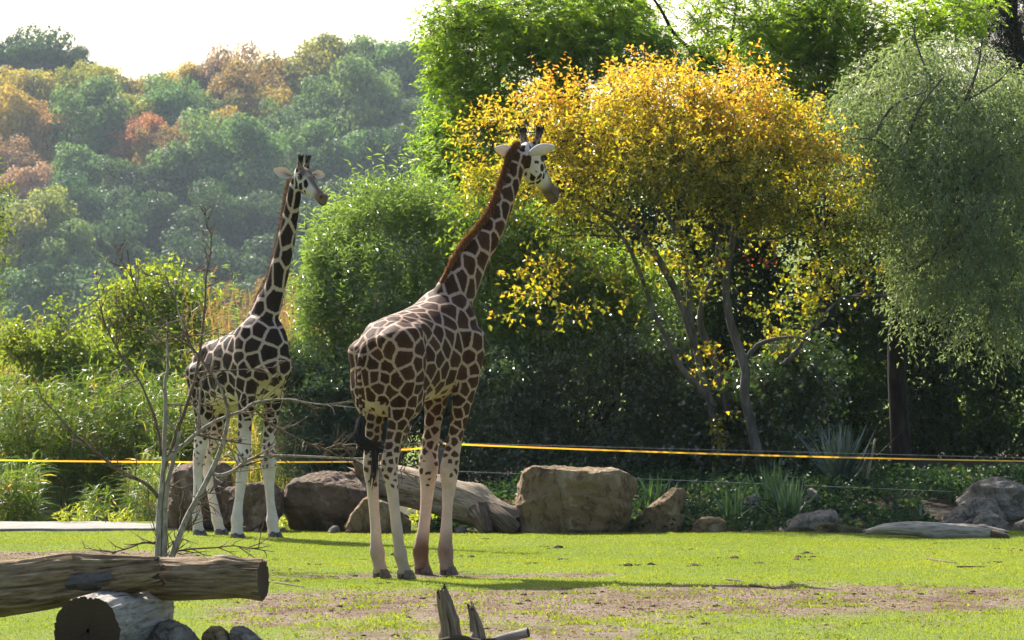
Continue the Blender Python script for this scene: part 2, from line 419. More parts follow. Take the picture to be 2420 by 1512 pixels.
# ------------------------------------------------------------------ giraffes
def loft(rings, seg=22, sub=5, power=2.0):
    """rings: (centre, axisA, axisB, ra, rb) -> closed mesh, Catmull interpolation along the rings"""
    C = np.array([np.concatenate([r[0], np.asarray(r[1]) * r[3], np.asarray(r[2]) * r[4]]) for r in rings])
    E, tt = resample(C, np.arange(len(C)), 1e9) if sub <= 1 else (None, None)
    e = np.vstack([2 * C[0] - C[1], C, 2 * C[-1] - C[-2]]); out = []; tp = []
    for i in range(len(C) - 1):
        t = np.linspace(0, 1, sub, endpoint=False)[:, None]; p0, p1, p2, p3 = e[i:i + 4]
        out.append(.5 * ((2 * p1) + (-p0 + p2) * t + (2 * p0 - 5 * p1 + 4 * p2 - p3) * t**2 + (-p0 + 3 * p1 - 3 * p2 + p3) * t**3))
        tp.append(i + t[:, 0])
    out.append(C[-1:]); tp.append([len(C) - 1.0])
    O = np.concatenate(out); tp = np.concatenate(tp); m = len(O)
    a = np.linspace(0, 2 * math.pi, seg, endpoint=False)
    ca, sa = np.cos(a), np.sin(a)
    ca = np.sign(ca) * np.abs(ca) ** (2 / power); sa = np.sign(sa) * np.abs(sa) ** (2 / power)
    V = (O[:, None, :3] + ca[None, :, None] * O[:, None, 3:6] + sa[None, :, None] * O[:, None, 6:9]).reshape(-1, 3)
    i = np.arange(m - 1)[:, None] * seg; j = np.arange(seg)[None]
    Fq = np.stack([i + j, i + (j + 1) % seg, i + seg + (j + 1) % seg, i + seg + j], -1).reshape(-1, 4)
    c0 = len(V); V = np.vstack([V, O[:1, :3], O[-1:, :3]])
    h = [(c0, (k + 2) % seg, (k + 1) % seg, k) for k in range(0, seg, 2)]
    b = (m - 1) * seg
    h += [(c0 + 1, b + k, b + (k + 1) % seg, b + (k + 2) % seg) for k in range(0, seg, 2)]
    par = np.concatenate([np.repeat(tp, seg), [tp[0], tp[-1]]])
    return V, np.vstack([Fq, np.array(h)]), par

X3, Y3, Z3 = np.eye(3)
def ellipsoid(c, ax, r):
    """c centre, ax 3 axes, r 3 radii"""
    rings = []
    for t in np.linspace(-1, 1, 9):
        s = max(.05, math.sqrt(max(0, 1 - t * t)))
        rings.append((c + ax[0] * r[0] * t, ax[1], ax[2], r[1] * s, r[2] * s))
    V, Fq, _ = loft(rings, 16, 2); return V, Fq

def fur_mat(name):
    m, nt, out = nodes(name)
    oc = objcoord(nt)
    n1 = noise(nt, oc, 55, 3, .6); n2 = noise(nt, oc, 7, 4, .6); n3 = noise(nt, oc, 260, 2, .5)
    e = math_(nt, 'ADD', attr(nt, 'edge'), math_(nt, 'MULTIPLY', math_(nt, 'SUBTRACT', n1, .5), .030))
    mask = math_(nt, 'MULTIPLY_ADD', e, 130.0, .5, True)
    sp = mixc(nt, math_(nt, 'MULTIPLY', n2, .9), attr(nt, 'spotc', True), (.012, .008, .006))
    core = math_(nt, 'MULTIPLY_ADD', attr(nt, 'edge'), 14.0, -.35, True)       # patches are darker at their heart
    sp = mixc(nt, math_(nt, 'MULTIPLY', core, .55), sp, (.010, .006, .004))
    bs = mixc(nt, math_(nt, 'MULTIPLY', math_(nt, 'SUBTRACT', n2, .35), .9, None, True), attr(nt, 'basec', True), (.24, .17, .12))
    c = mixc(nt, mask, bs, sp)
    c = mixc(nt, .5, c, math_vec(nt, c, n3))
    b = principled(nt, out, c, .7, .07, bump(nt, math_(nt, 'ADD', n3, math_(nt, 'MULTIPLY', n1, .6)), .35, .006))
    b.inputs['Sheen Weight'].default_value = .0; b.inputs['Sheen Roughness'].default_value = .4
    return m
def math_vec(nt, c, f):
    return mixc(nt, 1.0, c, ramp(nt, f, [(.3, (.55, .55, .55)), (.7, (1.35, 1.35, 1.35))]), 'MULTIPLY')
def hair_mat(name, stops):
    m, nt, out = nodes(name)
    c = ramp(nt, attr(nt, 'rnd'), stops)
    d = nt.nodes.new('ShaderNodeBsdfDiffuse'); nt.links.new(c, d.inputs[0])
    t = nt.nodes.new('ShaderNodeBsdfTranslucent'); nt.links.new(c, t.inputs[0])
    mx = N_(nt, 'ShaderNodeMixShader', inp={0: .4}); nt.links.new(d.outputs[0], mx.inputs[1]); nt.links.new(t.outputs[0], mx.inputs[2])
    g = N_(nt, 'ShaderNodeBsdfGlossy', inp={'Roughness': .4, 'Color': (.5, .45, .4, 1)})
    m2 = N_(nt, 'ShaderNodeMixShader', inp={0: .06}); nt.links.new(mx.outputs[0], m2.inputs[1]); nt.links.new(g.outputs[0], m2.inputs[2])
    nt.links.new(m2.outputs[0], out.inputs[0]); return m

M_eye = nodes('eye_dark'); principled(M_eye[1], M_eye[2], (.008, .006, .005), .08, .6); M_eye = M_eye[0]

def rand_unit(rg): return nrm(rg.normal(0, 1, 3))
def build_giraffe(g):
    rg = np.random.default_rng(g['seed'])
    d0 = g['d']; q = lambda px, py, v: Q(px, py, d0 + v)
    c0 = Q(g['cx'], 0, d0); c0[2] = 0
    th = math.radians(g['yaw']); fw = np.array([math.cos(th), math.sin(th), 0]); lf = np.array([-math.sin(th), math.cos(th), 0])
    pieces = []                                       # (V, F, label, par)
    S = g['size']
    # --- trunk
    rings = []
    for x, zt, zb, hw in g['torso']:
        c = c0 + fw * x * S + Z3 * (zt + zb) / 2
        rings.append((c, lf, Z3, hw * S, (zt - zb) / 2))
    V, Fq, par = loft(rings, 28, 5, 2.25); pieces.append((V, Fq, 0, par * 0))
    # shoulder blades, haunches, hip points
    for s in (-1, 1):
        for (x, y, z, rx, ry, rz) in g['muscle']:
            V, Fq = ellipsoid(c0 + fw * x * S + lf * s * y * S + Z3 * z, (fw, lf, Z3), (rx, ry, rz)); pieces.append((V, Fq, 0, np.zeros(len(V))))
    # --- head frame
    p0 = q(*g['head'][0]); p1 = q(*g['head'][1]); hf = p1 - p0; HL = np.linalg.norm(hf); hf = hf / HL
    hl = np.cross(Z3, hf); hl /= np.linalg.norm(hl); hu = np.cross(hf, hl)
    # --- neck
    npts = [np.array(q(a, b, v)) for a, b, v, *_ in g['neck']]
    tang = nrm(np.gradient(np.array(npts), axis=0)); rings = []; nfr = []
    for i, (a, b, v, wl, wd) in enumerate(g['neck']):
        k = i / (len(npts) - 1); lat = nrm(lf * (1 - k) + hl * k); lat = nrm(lat - tang[i] * np.dot(lat, tang[i]))
        dors = np.cross(tang[i], lat)
        if np.dot(dors, fw) > 0: dors = -dors
        rings.append((npts[i], lat, dors, wl, wd)); nfr.append((npts[i], lat, dors, wl, wd))
    V, Fq, par = loft(rings, 24, 6); pieces.append((V, Fq, 1, par / (len(npts) - 1)))
    # --- head
    H = [(-.12, .04, .06, .02), (-.05, .08, .10, .01), (.06, .105, .128, 0), (.18, .115, .148, -.012), (.30, .102, .150, -.030), (.42, .086, .128, -.032),
         (.56, .066, .096, -.026), (.70, .058, .077, -.022), (.82, .064, .076, -.024), (.92, .066, .078, -.030), (.985, .052, .060, -.036), (1.02, .026, .030, -.04)]
    k = HL / .66
    rings = [(p0 + hf * t * HL + hu * o * k, hl, hu, w * k, h * k) for t, w, h, o in H]
    V, Fq, par = loft(rings, 22, 4, 2.15); pieces.append((V, Fq, 2, par))
    for s in (-1, 1):                                 # brow ridges, cheeks, nostril pads, lips
        for t, y, z, r in ((.17, .090, .055, (.06, .038, .038)), (.27, .072, -.075, (.085, .035, .06)), (.90, .042, .03, (.05, .03, .03)), (.95, .028, -.062, (.05, .034, .03))):
            V, Fq = ellipsoid(p0 + hf * t * HL + hl * s * y * k + hu * z * k, (hf, hl, hu), tuple(q_ * k for q_ in r)); pieces.append((V, Fq, 2, np.full(len(V), t * 11)))
    V, Fq = ellipsoid(p0 + hf * .2 * HL + hu * .115 * k, (hf, hl, hu), (.11 * k, .045 * k, .045 * k)); pieces.append((V, Fq, 2, np.full(len(V), 2.0)))
    for s in (-1, 1):                                 # ossicones
        b = p0 + hf * .04 * HL + hl * s * .058 * k + hu * .06 * k
        dr = nrm(hu * 1.0 - hf * g['horn_back'] + hl * s * g['horn_out'])
        hL = g['horn_len']
        ax = nrm(np.cross(dr, hf)); bx = np.cross(dr, ax)
        rr = [(.0, .060), (.25, .046), (.5, .037), (.8, .036), (.93, .042), (1.0, .034), (1.03, .010)]
        rings = [(b + dr * t * hL, ax, bx, r_ * k, r_ * k) for t, r_ in rr]
        V, Fq, par = loft(rings, 14, 3); pieces.append((V, Fq, 3, par / 6))
    # --- legs
    for kind, pts in g['legs']:
        P3 = [np.array(q(a, b, v)) for a, b, v, _, _ in pts]
        P3[-1][2] = g['foot_z'] + .05
        up_ = nrm(P3[0] - P3[1]); pts = [(0, 0, 0, pts[0][3] * .12, pts[0][4] * .12), (0, 0, 0, pts[0][3] * .75, pts[0][4] * .75)] + list(pts)
        P3 = [P3[0] + up_ * .17, P3[0] + up_ * .10] + P3
        T = nrm(np.gradient(np.array(P3), axis=0)); rings = []
        for i, (a, b, v, rl, rf) in enumerate(pts):
            lat = nrm(lf - T[i] * np.dot(lf, T[i])); f2 = np.cross(lat, T[i])
            kz = 1 + .14 * float(smooth01(1.5, 1.1, P3[i][2])); rings.append((P3[i], lat, f2, rl * kz, rf * kz))
        V, Fq, par = loft(rings, 18, 5); pieces.append((V, Fq, 4 if kind == 'f' else 5, par / (len(pts) - 1)))
    # --- tail stalk
    tp, tr = g['tail']; tpts = [q(*a) for a in tp]
    V, Fq = tube(tpts, tr, 10, .05); pieces.append((V, Fq, 6, np.linspace(0, 1, len(V))))
    acc = Acc(); lab = []; prm = []
    for V, Fq, l, par in pieces: acc.add(V, Fq); lab.append(np.full(len(V), l)); prm.append(par)
    AV, AF, _ = acc.get(); lab = np.concatenate(lab); prm = np.concatenate(prm)
    BV, BF, BN = box_remesh(AV, AF, .0125, 14)
    if np.mean(np.sum(BN * (BV - BV.mean(0)), 1)) < 0: BF = BF[:, ::-1]
    # soft relief of hide and muscle
    BV = BV + BN * (.011 * vnoise(BV * np.array([1, 1, .6]), 4.5, 2, g['seed']) + .0025 * vnoise(BV, 14, 2, g['seed'] + 1))[:, None]
    kd = kdtree.KDTree(len(AV))
    for i, p in enumerate(AV): kd.insert(p, i)
    kd.balance()
    near = np.array([kd.find(p)[1] for p in BV]); L = lab[near]; U = prm[near]
    z = BV[:, 2]
    # --- patch seeds
    loc = BV - c0; xl = loc @ fw / S; yl = loc @ lf / S
    rad = np.where(L == 0, g['r_body'], .1)
    rad = np.where(L == 0, rad * (1 - .25 * smooth01(.2, -.8, xl)), rad)
    rad = np.where(L == 1, g['r_neck'] * (1.12 - .42 * U), rad)
    rad = np.where(L == 2, .056, rad); rad = np.where(L == 3, .03, rad)
    legr = np.interp(z, [.9, 1.2, 1.5, 1.9, 2.2], [.050, .060, .078, .105, g['r_body']])
    rad = np.where((L == 4) | (L == 5), legr, rad); rad = np.where((L == 0) & (z < 1.95), np.minimum(rad, np.interp(z, [1.5, 1.95], [.07, g['r_body'] * .9])), rad)
    rad = np.where(L == 6, .05, rad)
    rad = np.clip(rad, .03, .3)
    PP = BV.copy(); PP[:, 2] = np.where(z > 2.85, 2.85 + (z - 2.85) * g['stretch'], z)
    order = rg.permutation(len(PP)); blocked = np.zeros(len(PP), bool); seeds = []
    for i in order:
        if blocked[i]: continue
        seeds.append(i); dd = PP - PP[i]; blocked |= (dd * dd).sum(1) < (rad[i] * rg.uniform(.98, 1.22)) ** 2
    SV = PP[seeds]; kd2 = kdtree.KDTree(len(SV))
    for i, p in enumerate(SV): kd2.insert(p, i)
    kd2.balance()
    jit = PP + .012 * np.stack([vnoise(PP, 9, 2, 31), vnoise(PP, 9, 2, 32), vnoise(PP, 9, 2, 33)], -1)
    e = np.empty(len(PP)); sid = np.empty(len(PP), int)
    for i, p in enumerate(jit):
        fnd = kd2.find_n(p, 4); (a, ia, da) = fnd[0]; sid[i] = ia
        e[i] = min((dj * dj - da * da) / (2 * max((b - a).length, 1e-4)) for b, ib, dj in fnd[1:])
    srnd = rg.random(len(SV))[sid]
    cell = rad[np.array(seeds)][sid]
    w = g['line'] * np.clip(cell / g['r_body'], .5, 1.05)
    legm = (L == 4) | (L == 5)
    lowz = g['spot_low'] + .10 * (srnd - .5)
    w = w + np.where(legm | ((L == 0) & (z < 1.9)), .010 * smooth01(1.85, lowz, z), 0)
    inner = np.where(legm, 0, 0)
    w = np.where(legm & (z < lowz), 1.0, w)
    w = np.where(legm & (srnd < .42 * smooth01(1.7, .95, z)), 1.0, w)
    # pale belly and groin
    bel = (L == 0) & (BN[:, 2] < -.55) & (z < 2.0); w = np.where(bel, w + .03, w)
    w = np.where(L == 2, .009 + .5 * smooth01(5.2, 6.5, U) + np.where((BN @ hu) > .55, .5, 0) + .02 * (srnd > .75), w)
    w = np.where(L == 2, np.where(U < .8, .03, w), w)
    w = np.where(L == 3, .012 + .4 * (U > .55), w); w = np.where(L == 6, .012, w)
    edge = e - w
    # --- colours
    base = np.tile(np.array(g['c_line']), (len(BV), 1)); spot = np.tile(np.array(g['c_spot']), (len(BV), 1))
    spot = spot * (.75 + .6 * srnd)[:, None]
    def put(arr, mask, col, amt=1.0):
        a = (mask * amt)[:, None]; arr[:] = arr * (1 - a) + np.array(col) * a
    leglow = legm * smooth01(1.55, 1.05, z)
    put(base, leglow, g['c_leg']); put(base, (L == 0) * smooth01(1.95, 1.75, z) * (BN[:, 2] < .1), g['c_leg'], .8)
    put(spot, legm * smooth01(1.6, 1.0, z), (.13, .075, .045), .75)
    put(spot, bel * 1.0, (.09, .06, .045), .6)
    put(base, (L == 2) * 1.0, g['c_face']); put(base, (L == 1) * smooth01(.82, 1.0, U), g['c_face'])
    put(base, (L == 2) * smooth01(g['nose_thr'], g['nose_thr'] + .4, BN @ hu) * smooth01(.3, 1.5, U), g['c_nose'], .92)
    put(base, (L == 2) * smooth01(g['muz_u'], g['muz_u'] + 1.6, U), g['c_muz'], .95)
    put(base, (L == 2) * smooth01(9.2, 10.2, U) * ((BN @ hu) < -.1), (.05, .035, .028), .75)
    for s in (-1, 1):      # nostrils and eye sockets
        npos = p0 + hf * .915 * HL + hl * s * .062 * k + hu * .028 * k
        put(base, smooth01(.034, .014, np.linalg.norm((BV - npos) * 1.0, axis=1)), (.015, .010, .008))
        epos = p0 + hf * .19 * HL + hl * s * .118 * k + hu * .042 * k
        put(base, smooth01(.06, .03, np.linalg.norm(BV - epos, axis=1)), (.03, .022, .018))
        edge = np.where(np.linalg.norm(BV - epos, axis=1) < .06, -1, edge)
    mpos = smooth01(.010, .003, np.abs((BV - p0) @ hu + .062 * k)) * (L == 2) * smooth01(.72, .8, (BV - p0) @ hf / HL)
    put(base, mpos, (.03, .02, .016))
    put(base, (L == 3) * 1.0, (.22, .15, .11)); put(base, (L == 3) * smooth01(.28, .5, U), (.012, .010, .009))
    put(spot, (L == 3) * 1.0, (.03, .02, .016))
    dirt = g['foot_dirt']
    fdirt = smooth01(.55, .24, z) * np.clip(.85 + .5 * vnoise(BV, 6, 3, 40), 0, 1)
    put(base, np.clip((L == 4) * fdirt, 0, 1), (.13, .065, .032), dirt[0]); put(base, np.clip((L == 5) * fdirt, 0, 1), (.20, .15, .11), dirt[1])
    kneeb = legm * np.exp(-((z - g['knee_z']) / .1) ** 2) * np.clip(.5 + vnoise(BV, 9, 2, 41), 0, 1)
    put(base, kneeb, (.26, .19, .13), .5)
    put(base, (L == 6) * smooth01(.7, 1, U), (.03, .02, .015))
    root = thing('giraffe', g['label'], 'giraffe', c0)
    part('body', BV, BF, g['fur'], root, True, {'edge': edge}, {'basec': base, 'spotc': spot})
    # --- hooves
    for kind, pts in g['legs']:
        f = np.array(q(*pts[-1][:3])); f[2] = g['foot_z']; acc = Acc()
        for s in (-1, 1):
            o_ = f + lf * s * .036
            rings = [(o_ + Z3 * .085 - fw * .005, fw, lf, .062, .036), (o_ + Z3 * .05 + fw * .012, fw, lf, .076, .040), (o_ + Z3 * .004 + fw * .03, fw, lf, .094, .043), (o_ - Z3 * .006 + fw * .03, fw, lf, .085, .036)]
            V, Fq, _ = loft(rings, 16, 3, 2.4); acc.add(V, Fq)
        V, Fq, _ = acc.get(); part('hoof', V, Fq, g['hoof_mat'], root)
    # --- eyes
    for s in (-1, 1):
        V, Fq = ellipsoid(p0 + hf * .19 * HL + hl * s * .104 * k + hu * .040 * k, (hf, hl, hu), (.040 * k, .030 * k, .032 * k)); eo = part('eye', V, Fq, M_eye, root)
        lash = Acc()
        for t in np.linspace(-1, 1, 15):
            b = p0 + hf * (.19 * HL + t * .035) + hl * s * .122 * k + hu * (.068 - .012 * t * t) * k
            V, Fq = tube([b, b + hl * s * .03 + hu * -.012 + hf * t * .012], [.004, .001], 4); lash.add(V, Fq)
        V, Fq, _ = lash.get(); part('eyelash', V, Fq, M_eye, root)
    # --- ears: cupped leaf with thickness
    for (bp, tpnt, wdt, face) in g['ears']:
        a = np.array(q(*bp)); b = np.array(q(*tpnt)); ax = b - a; Le = np.linalg.norm(ax); ax /= Le
        fc = nrm(np.array(face, float)); fc = nrm(fc - ax * np.dot(fc, ax)); sd = np.cross(ax, fc)
        ts = np.linspace(0, 1, 12); us = np.linspace(-1, 1, 9)
        prof = np.interp(ts, [0, .15, .4, .65, .85, 1], [.35, .72, 1.0, .85, .45, .04]) * wdt
        G = []
        for off in (0, -.012):
            for i, t in enumerate(ts):
                for u_ in us:
                    cup = .35 * prof[i] * (u_ * u_) * (1 - .3 * t)
                    G.append(a + ax * t * Le + sd * u_ * prof[i] * (1 - .25 * u_ * u_) + fc * (cup + off * (1 - .6 * u_ * u_)))
        G = np.array(G); n1, n2 = 12, 9; ii = (np.arange(n1 - 1)[:, None] * n2 + np.arange(n2 - 1)[None]).ravel()
        f1 = np.stack([ii, ii + 1, ii + 1 + n2, ii + n2], -1); f2 = f1[:, ::-1] + n1 * n2
        rim = [k_ for k_ in range(n2)] + [r_ * n2 + n2 - 1 for r_ in range(1, n1)] + [(n1 - 1) * n2 + k_ for k_ in range(n2 - 2, -1, -1)] + [r_ * n2 for r_ in range(n1 - 2, 0, -1)]
        f3 = np.array([(rim[(k_ + 1) % len(rim)], rim[k_], rim[k_] + n1 * n2, rim[(k_ + 1) % len(rim)] + n1 * n2) for k_ in range(len(rim))])
        uu = np.tile(np.abs(np.tile(us, n1)), 2); inside = np.r_[np.ones(n1 * n2), np.zeros(n1 * n2)]
        cc = np.tile(np.array(g['c_ear']), (len(G), 1)); dark = inside * np.clip(1 - uu * 1.6, 0, 1) * np.tile(np.repeat(smooth01(.75, .1, ts), n2), 2)
        cc = cc * (1 - .75 * dark[:, None]); tipd = np.tile(np.repeat(smooth01(.93, 1.0, ts), n2), 2); cc = cc * (1 - .7 * tipd[:, None])
        part('ear', G, np.vstack([f1, f2, f3]), M_ear, root, True, None, {'basec': cc})
    # --- mane: stiff upright hair along the nape
    nm = g['mane_n']; ts = rg.uniform(g['mane'][0], g['mane'][1], nm); kk = ts * (len(nfr) - 1); i0 = np.minimum(kk.astype(int), len(nfr) - 2); fr = (kk - i0)[:, None]
    arr = lambda j: np.array([n_[j] for n_ in nfr]); lerp = lambda A_: A_[i0] * (1 - fr) + A_[i0 + 1] * fr
    E4 = np.array(npts); e4 = np.vstack([2 * E4[0] - E4[1], E4, 2 * E4[-1] - E4[-2]])
    a0, a1, a2, a3 = e4[i0], e4[i0 + 1], e4[i0 + 2], e4[i0 + 3]
    C = .5 * ((2 * a1) + (-a0 + a2) * fr + (2 * a0 - 5 * a1 + 4 * a2 - a3) * fr**2 + (-a0 + 3 * a1 - 3 * a2 + a3) * fr**3)
    latv = nrm(lerp(arr(1))); dv = nrm(lerp(arr(2))); wd_ = lerp(arr(4)[:, None]); tg = nrm(np.cross(latv, dv)); tg = np.where((tg[:, 2:] < 0), -tg, tg)
    B0 = C + dv * wd_ * .93 + latv * rg.normal(0, .012, nm)[:, None]
    ln = g['mane_len'] * rg.uniform(.7, 1.1, nm)[:, None] * (.55 + .45 * smooth01(g['mane'][0], g['mane'][0] + .12, ts))[:, None]
    dr = nrm(dv + tg * rg.uniform(-.1, .5, nm)[:, None] + latv * rg.normal(0, .16, nm)[:, None])
    wv = tg * .006; tip = B0 + dr * ln
    MV = np.stack([B0 - wv, B0 + wv, tip + wv * .3, tip - wv * .3], 1).reshape(-1, 3); i4 = np.arange(nm)[:, None] * 4
    part('mane', MV, np.concatenate([i4, i4 + 1, i4 + 2, i4 + 3], 1), g['mane_mat'], root, False, {'rnd': np.repeat(rg.random(nm), 4)}, kind='stuff')
    # --- black hair tufts on the ossicones
    acc = Acc()
    for s in (-1, 1):
        b = p0 + hf * .04 * HL + hl * s * .058 * k + hu * .06 * k; dr0 = nrm(hu * 1.0 - hf * g['horn_back'] + hl * s * g['horn_out'])
        for _ in range(70):
            o_ = rand_unit(rg); o_ = nrm(o_ - dr0 * np.dot(o_, dr0)); st = b + dr0 * g['horn_len'] * rg.uniform(.75, 1.0) + o_ * .034 * k
            V, Fq = tube([st, st + nrm(dr0 + o_ * .12 + rg.normal(0, .12, 3)) * rg.uniform(.015, .035)], [.004, .001], 4, None, False); acc.add(V, Fq, rg.random())
    V, Fq, A = acc.get(); part('horn_tufts', V, Fq, M_tuft, root, True, {'rnd': A}, kind='stuff')
    # --- tail tuft
    acc = Acc()
    for curve, nst, spread, rr in g['tuft']:
        cp = np.array([q(*a) for a in curve])
        for _ in range(nst):
            off = rg.normal(0, spread, 3); jt = rg.normal(0, spread * .5, (len(cp), 3)); en = rg.uniform(.75, 1.05)
            pts = cp + off * np.linspace(.5, 1, len(cp))[:, None] + jt * np.linspace(0, 1, len(cp))[:, None]
            pts = pts[:max(3, int(round(len(cp) * en)))]
            V, Fq = tube(pts, np.linspace(rr, .001, len(pts)), 4, .04, False); acc.add(V, Fq, rg.random())
    V, Fq, A = acc.get(); part('tail_tuft', V, Fq, M_tuft, root, True, {'rnd': A}, kind='stuff')
    return root

M_tuft = hair_mat('black_tail_hair', [(0, (.005, .004, .004)), (1, (.02, .016, .013))])
m, nt, out = nodes('ear_skin')
cE = attr(nt, 'basec', True); d_ = nt.nodes.new('ShaderNodeBsdfDiffuse'); nt.links.new(cE, d_.inputs[0])
t_ = nt.nodes.new('ShaderNodeBsdfTranslucent'); nt.links.new(mixc(nt, 1.0, cE, (1, .72, .55), 'MULTIPLY'), t_.inputs[0])
mx = N_(nt, 'ShaderNodeMixShader', inp={0: .25}); nt.links.new(d_.outputs[0], mx.inputs[1]); nt.links.new(t_.outputs[0], mx.inputs[2]); nt.links.new(mx.outputs[0], out.inputs[0])
M_ear = m
def plain(name, c1, c2, sc=30, rough=.8):
    m, nt, out = nodes(name); n = noise(nt, objcoord(nt), sc, 4)
    principled(nt, out, ramp(nt, n, [(.3, c1), (.7, c2)]), rough, .3, bump(nt, n, .4, .004)); return m
FUR = fur_mat('patterned_hide')
near_giraffe = dict(
    label='brown-patched giraffe with orange mane standing before the driftwood log with its rump turned',
    seed=11, d=51.0, cx=985, yaw=60, size=1.0, foot_z=.0, fur=FUR,
    torso=[(-.90, 2.36, 2.02, .10), (-.82, 2.47, 1.78, .25), (-.62, 2.60, 1.62, .36), (-.35, 2.67, 1.70, .385), (-.05, 2.73, 1.76, .385),
           (.25, 2.83, 1.80, .375), (.50, 2.95, 1.84, .35), (.70, 2.93, 1.93, .30), (.86, 2.76, 2.06, .22), (.96, 2.58, 2.24, .11)],
    muscle=[(.52, .26, 2.30, .24, .12, .50), (-.55, .20, 2.02, .30, .18, .44), (-.36, .24, 2.44, .22, .12, .16), (.78, .10, 2.32, .20, .14, .24)],
    neck=[(1000, 830, .28, .08, .10), (1046, 770, .45, .20, .29), (1072, 702, .54, .165, .275), (1111, 623, .72, .135, .225), (1145, 570, .87, .118, .17), (1174, 518, 1.0, .105, .135), (1205, 430, 1.18, .095, .115), (1222, 378, 1.27, .09, .108), (1240, 352, 1.33, .07, .08)],
    head=[(1243, 362, 1.33), (1313, 466, 1.80)], horn_back=.55, horn_out=.22, horn_len=.25,
    ears=[((1219, 366, 1.22), (1166, 349, 1.10), .092, (.3, .9, .2)), ((1250, 364, 1.22), (1315, 345, 1.08), .090, (-.2, .9, .3))],
    legs=[('h', [(872, 830, -.42, .20, .26), (880, 900, -.42, .16, .23), (886, 970, -.42, .10, .15), (882, 1035, -.42, .072, .10), (876, 1095, -.44, .066, .088), (880, 1150, -.43, .052, .062), (885, 1215, -.42, .046, .052), (889, 1280, -.42, .052, .056), (891, 1302, -.42, .066, .070), (895, 1328, -.41, .056, .060), (899, 1352, -.40, .066, .075)]),
          ('h', [(945, 800, -.70, .22, .30), (960, 880, -.70, .17, .26), (950, 960, -.68, .12, .18), (935, 1030, -.68, .085, .12), (920, 1100, -.70, .070, .095), (926, 1150, -.69, .054, .066), (933, 1215, -.68, .047, .054), (942, 1285, -.68, .053, .058), (946, 1308, -.67, .067, .072), (951, 1332, -.66, .057, .062), (957, 1354, -.65, .068, .078)]),
          ('f', [(1040, 850, .50, .16, .20), (1030, 930, .50, .125, .16), (1023, 1000, .50, .086, .105), (1016, 1060, .50, .080, .092), (1012, 1105, .50, .090, .098), (1010, 1150, .50, .066, .072), (1005, 1215, .50, .054, .058), (997, 1280, .50, .064, .068), (994, 1300, .50, .074, .080), (996, 1328, .50, .064, .068), (998, 1354, .50, .078, .085)]),
          ('f', [(1106, 800, .35, .17, .24), (1104, 880, .32, .125, .19), (1092, 950, .30, .092, .125), (1079, 1020, .30, .076, .095), (1068, 1075, .30, .078, .090), (1062, 1112, .30, .086, .096), (1060, 1155, .30, .062, .068), (1056, 1215, .30, .052, .056), (1053, 1280, .30, .062, .066), (1053, 1303, .30, .073, .080), (1055, 1330, .30, .062, .066), (1058, 1356, .30, .076, .083)])],
    tail=([(866, 800, -.60), (850, 850, -.80), (850, 930, -.84), (856, 1010, -.84)], [.03, .032, .024, .018]),
    tuft=[([(855, 990, -.84), (849, 1022, -.86), (858, 1043, -.88), (880, 1055, -.90), (903, 1060, -.90)], 150, .026, .013),
          ([(880, 1055, -.90), (886, 1075, -.92), (884, 1110, -.92), (878, 1152, -.92)], 34, .02, .009)],
    r_body=.138, r_neck=.132, stretch=.74, line=.0155, spot_low=.86, knee_z=1.1, foot_dirt=(1.0, .5),
    c_line=(.40, .275, .20), c_spot=(.078, .032, .015), c_leg=(.62, .45, .37), c_face=(.62, .54, .52), nose_thr=.1, muz_u=5.6, c_nose=(.12, .08, .055), c_muz=(.10, .062, .04), c_ear=(.62, .60, .58),
    hoof_mat=plain('brown_hoof', (.07, .05, .04), (.2, .15, .11)),
    mane=(.25, .97), mane_n=5200, mane_len=.082, mane_mat=hair_mat('orange_mane', [(0, (.07, .028, .012)), (.6, (.19, .08, .03)), (1, (.36, .18, .075))]))
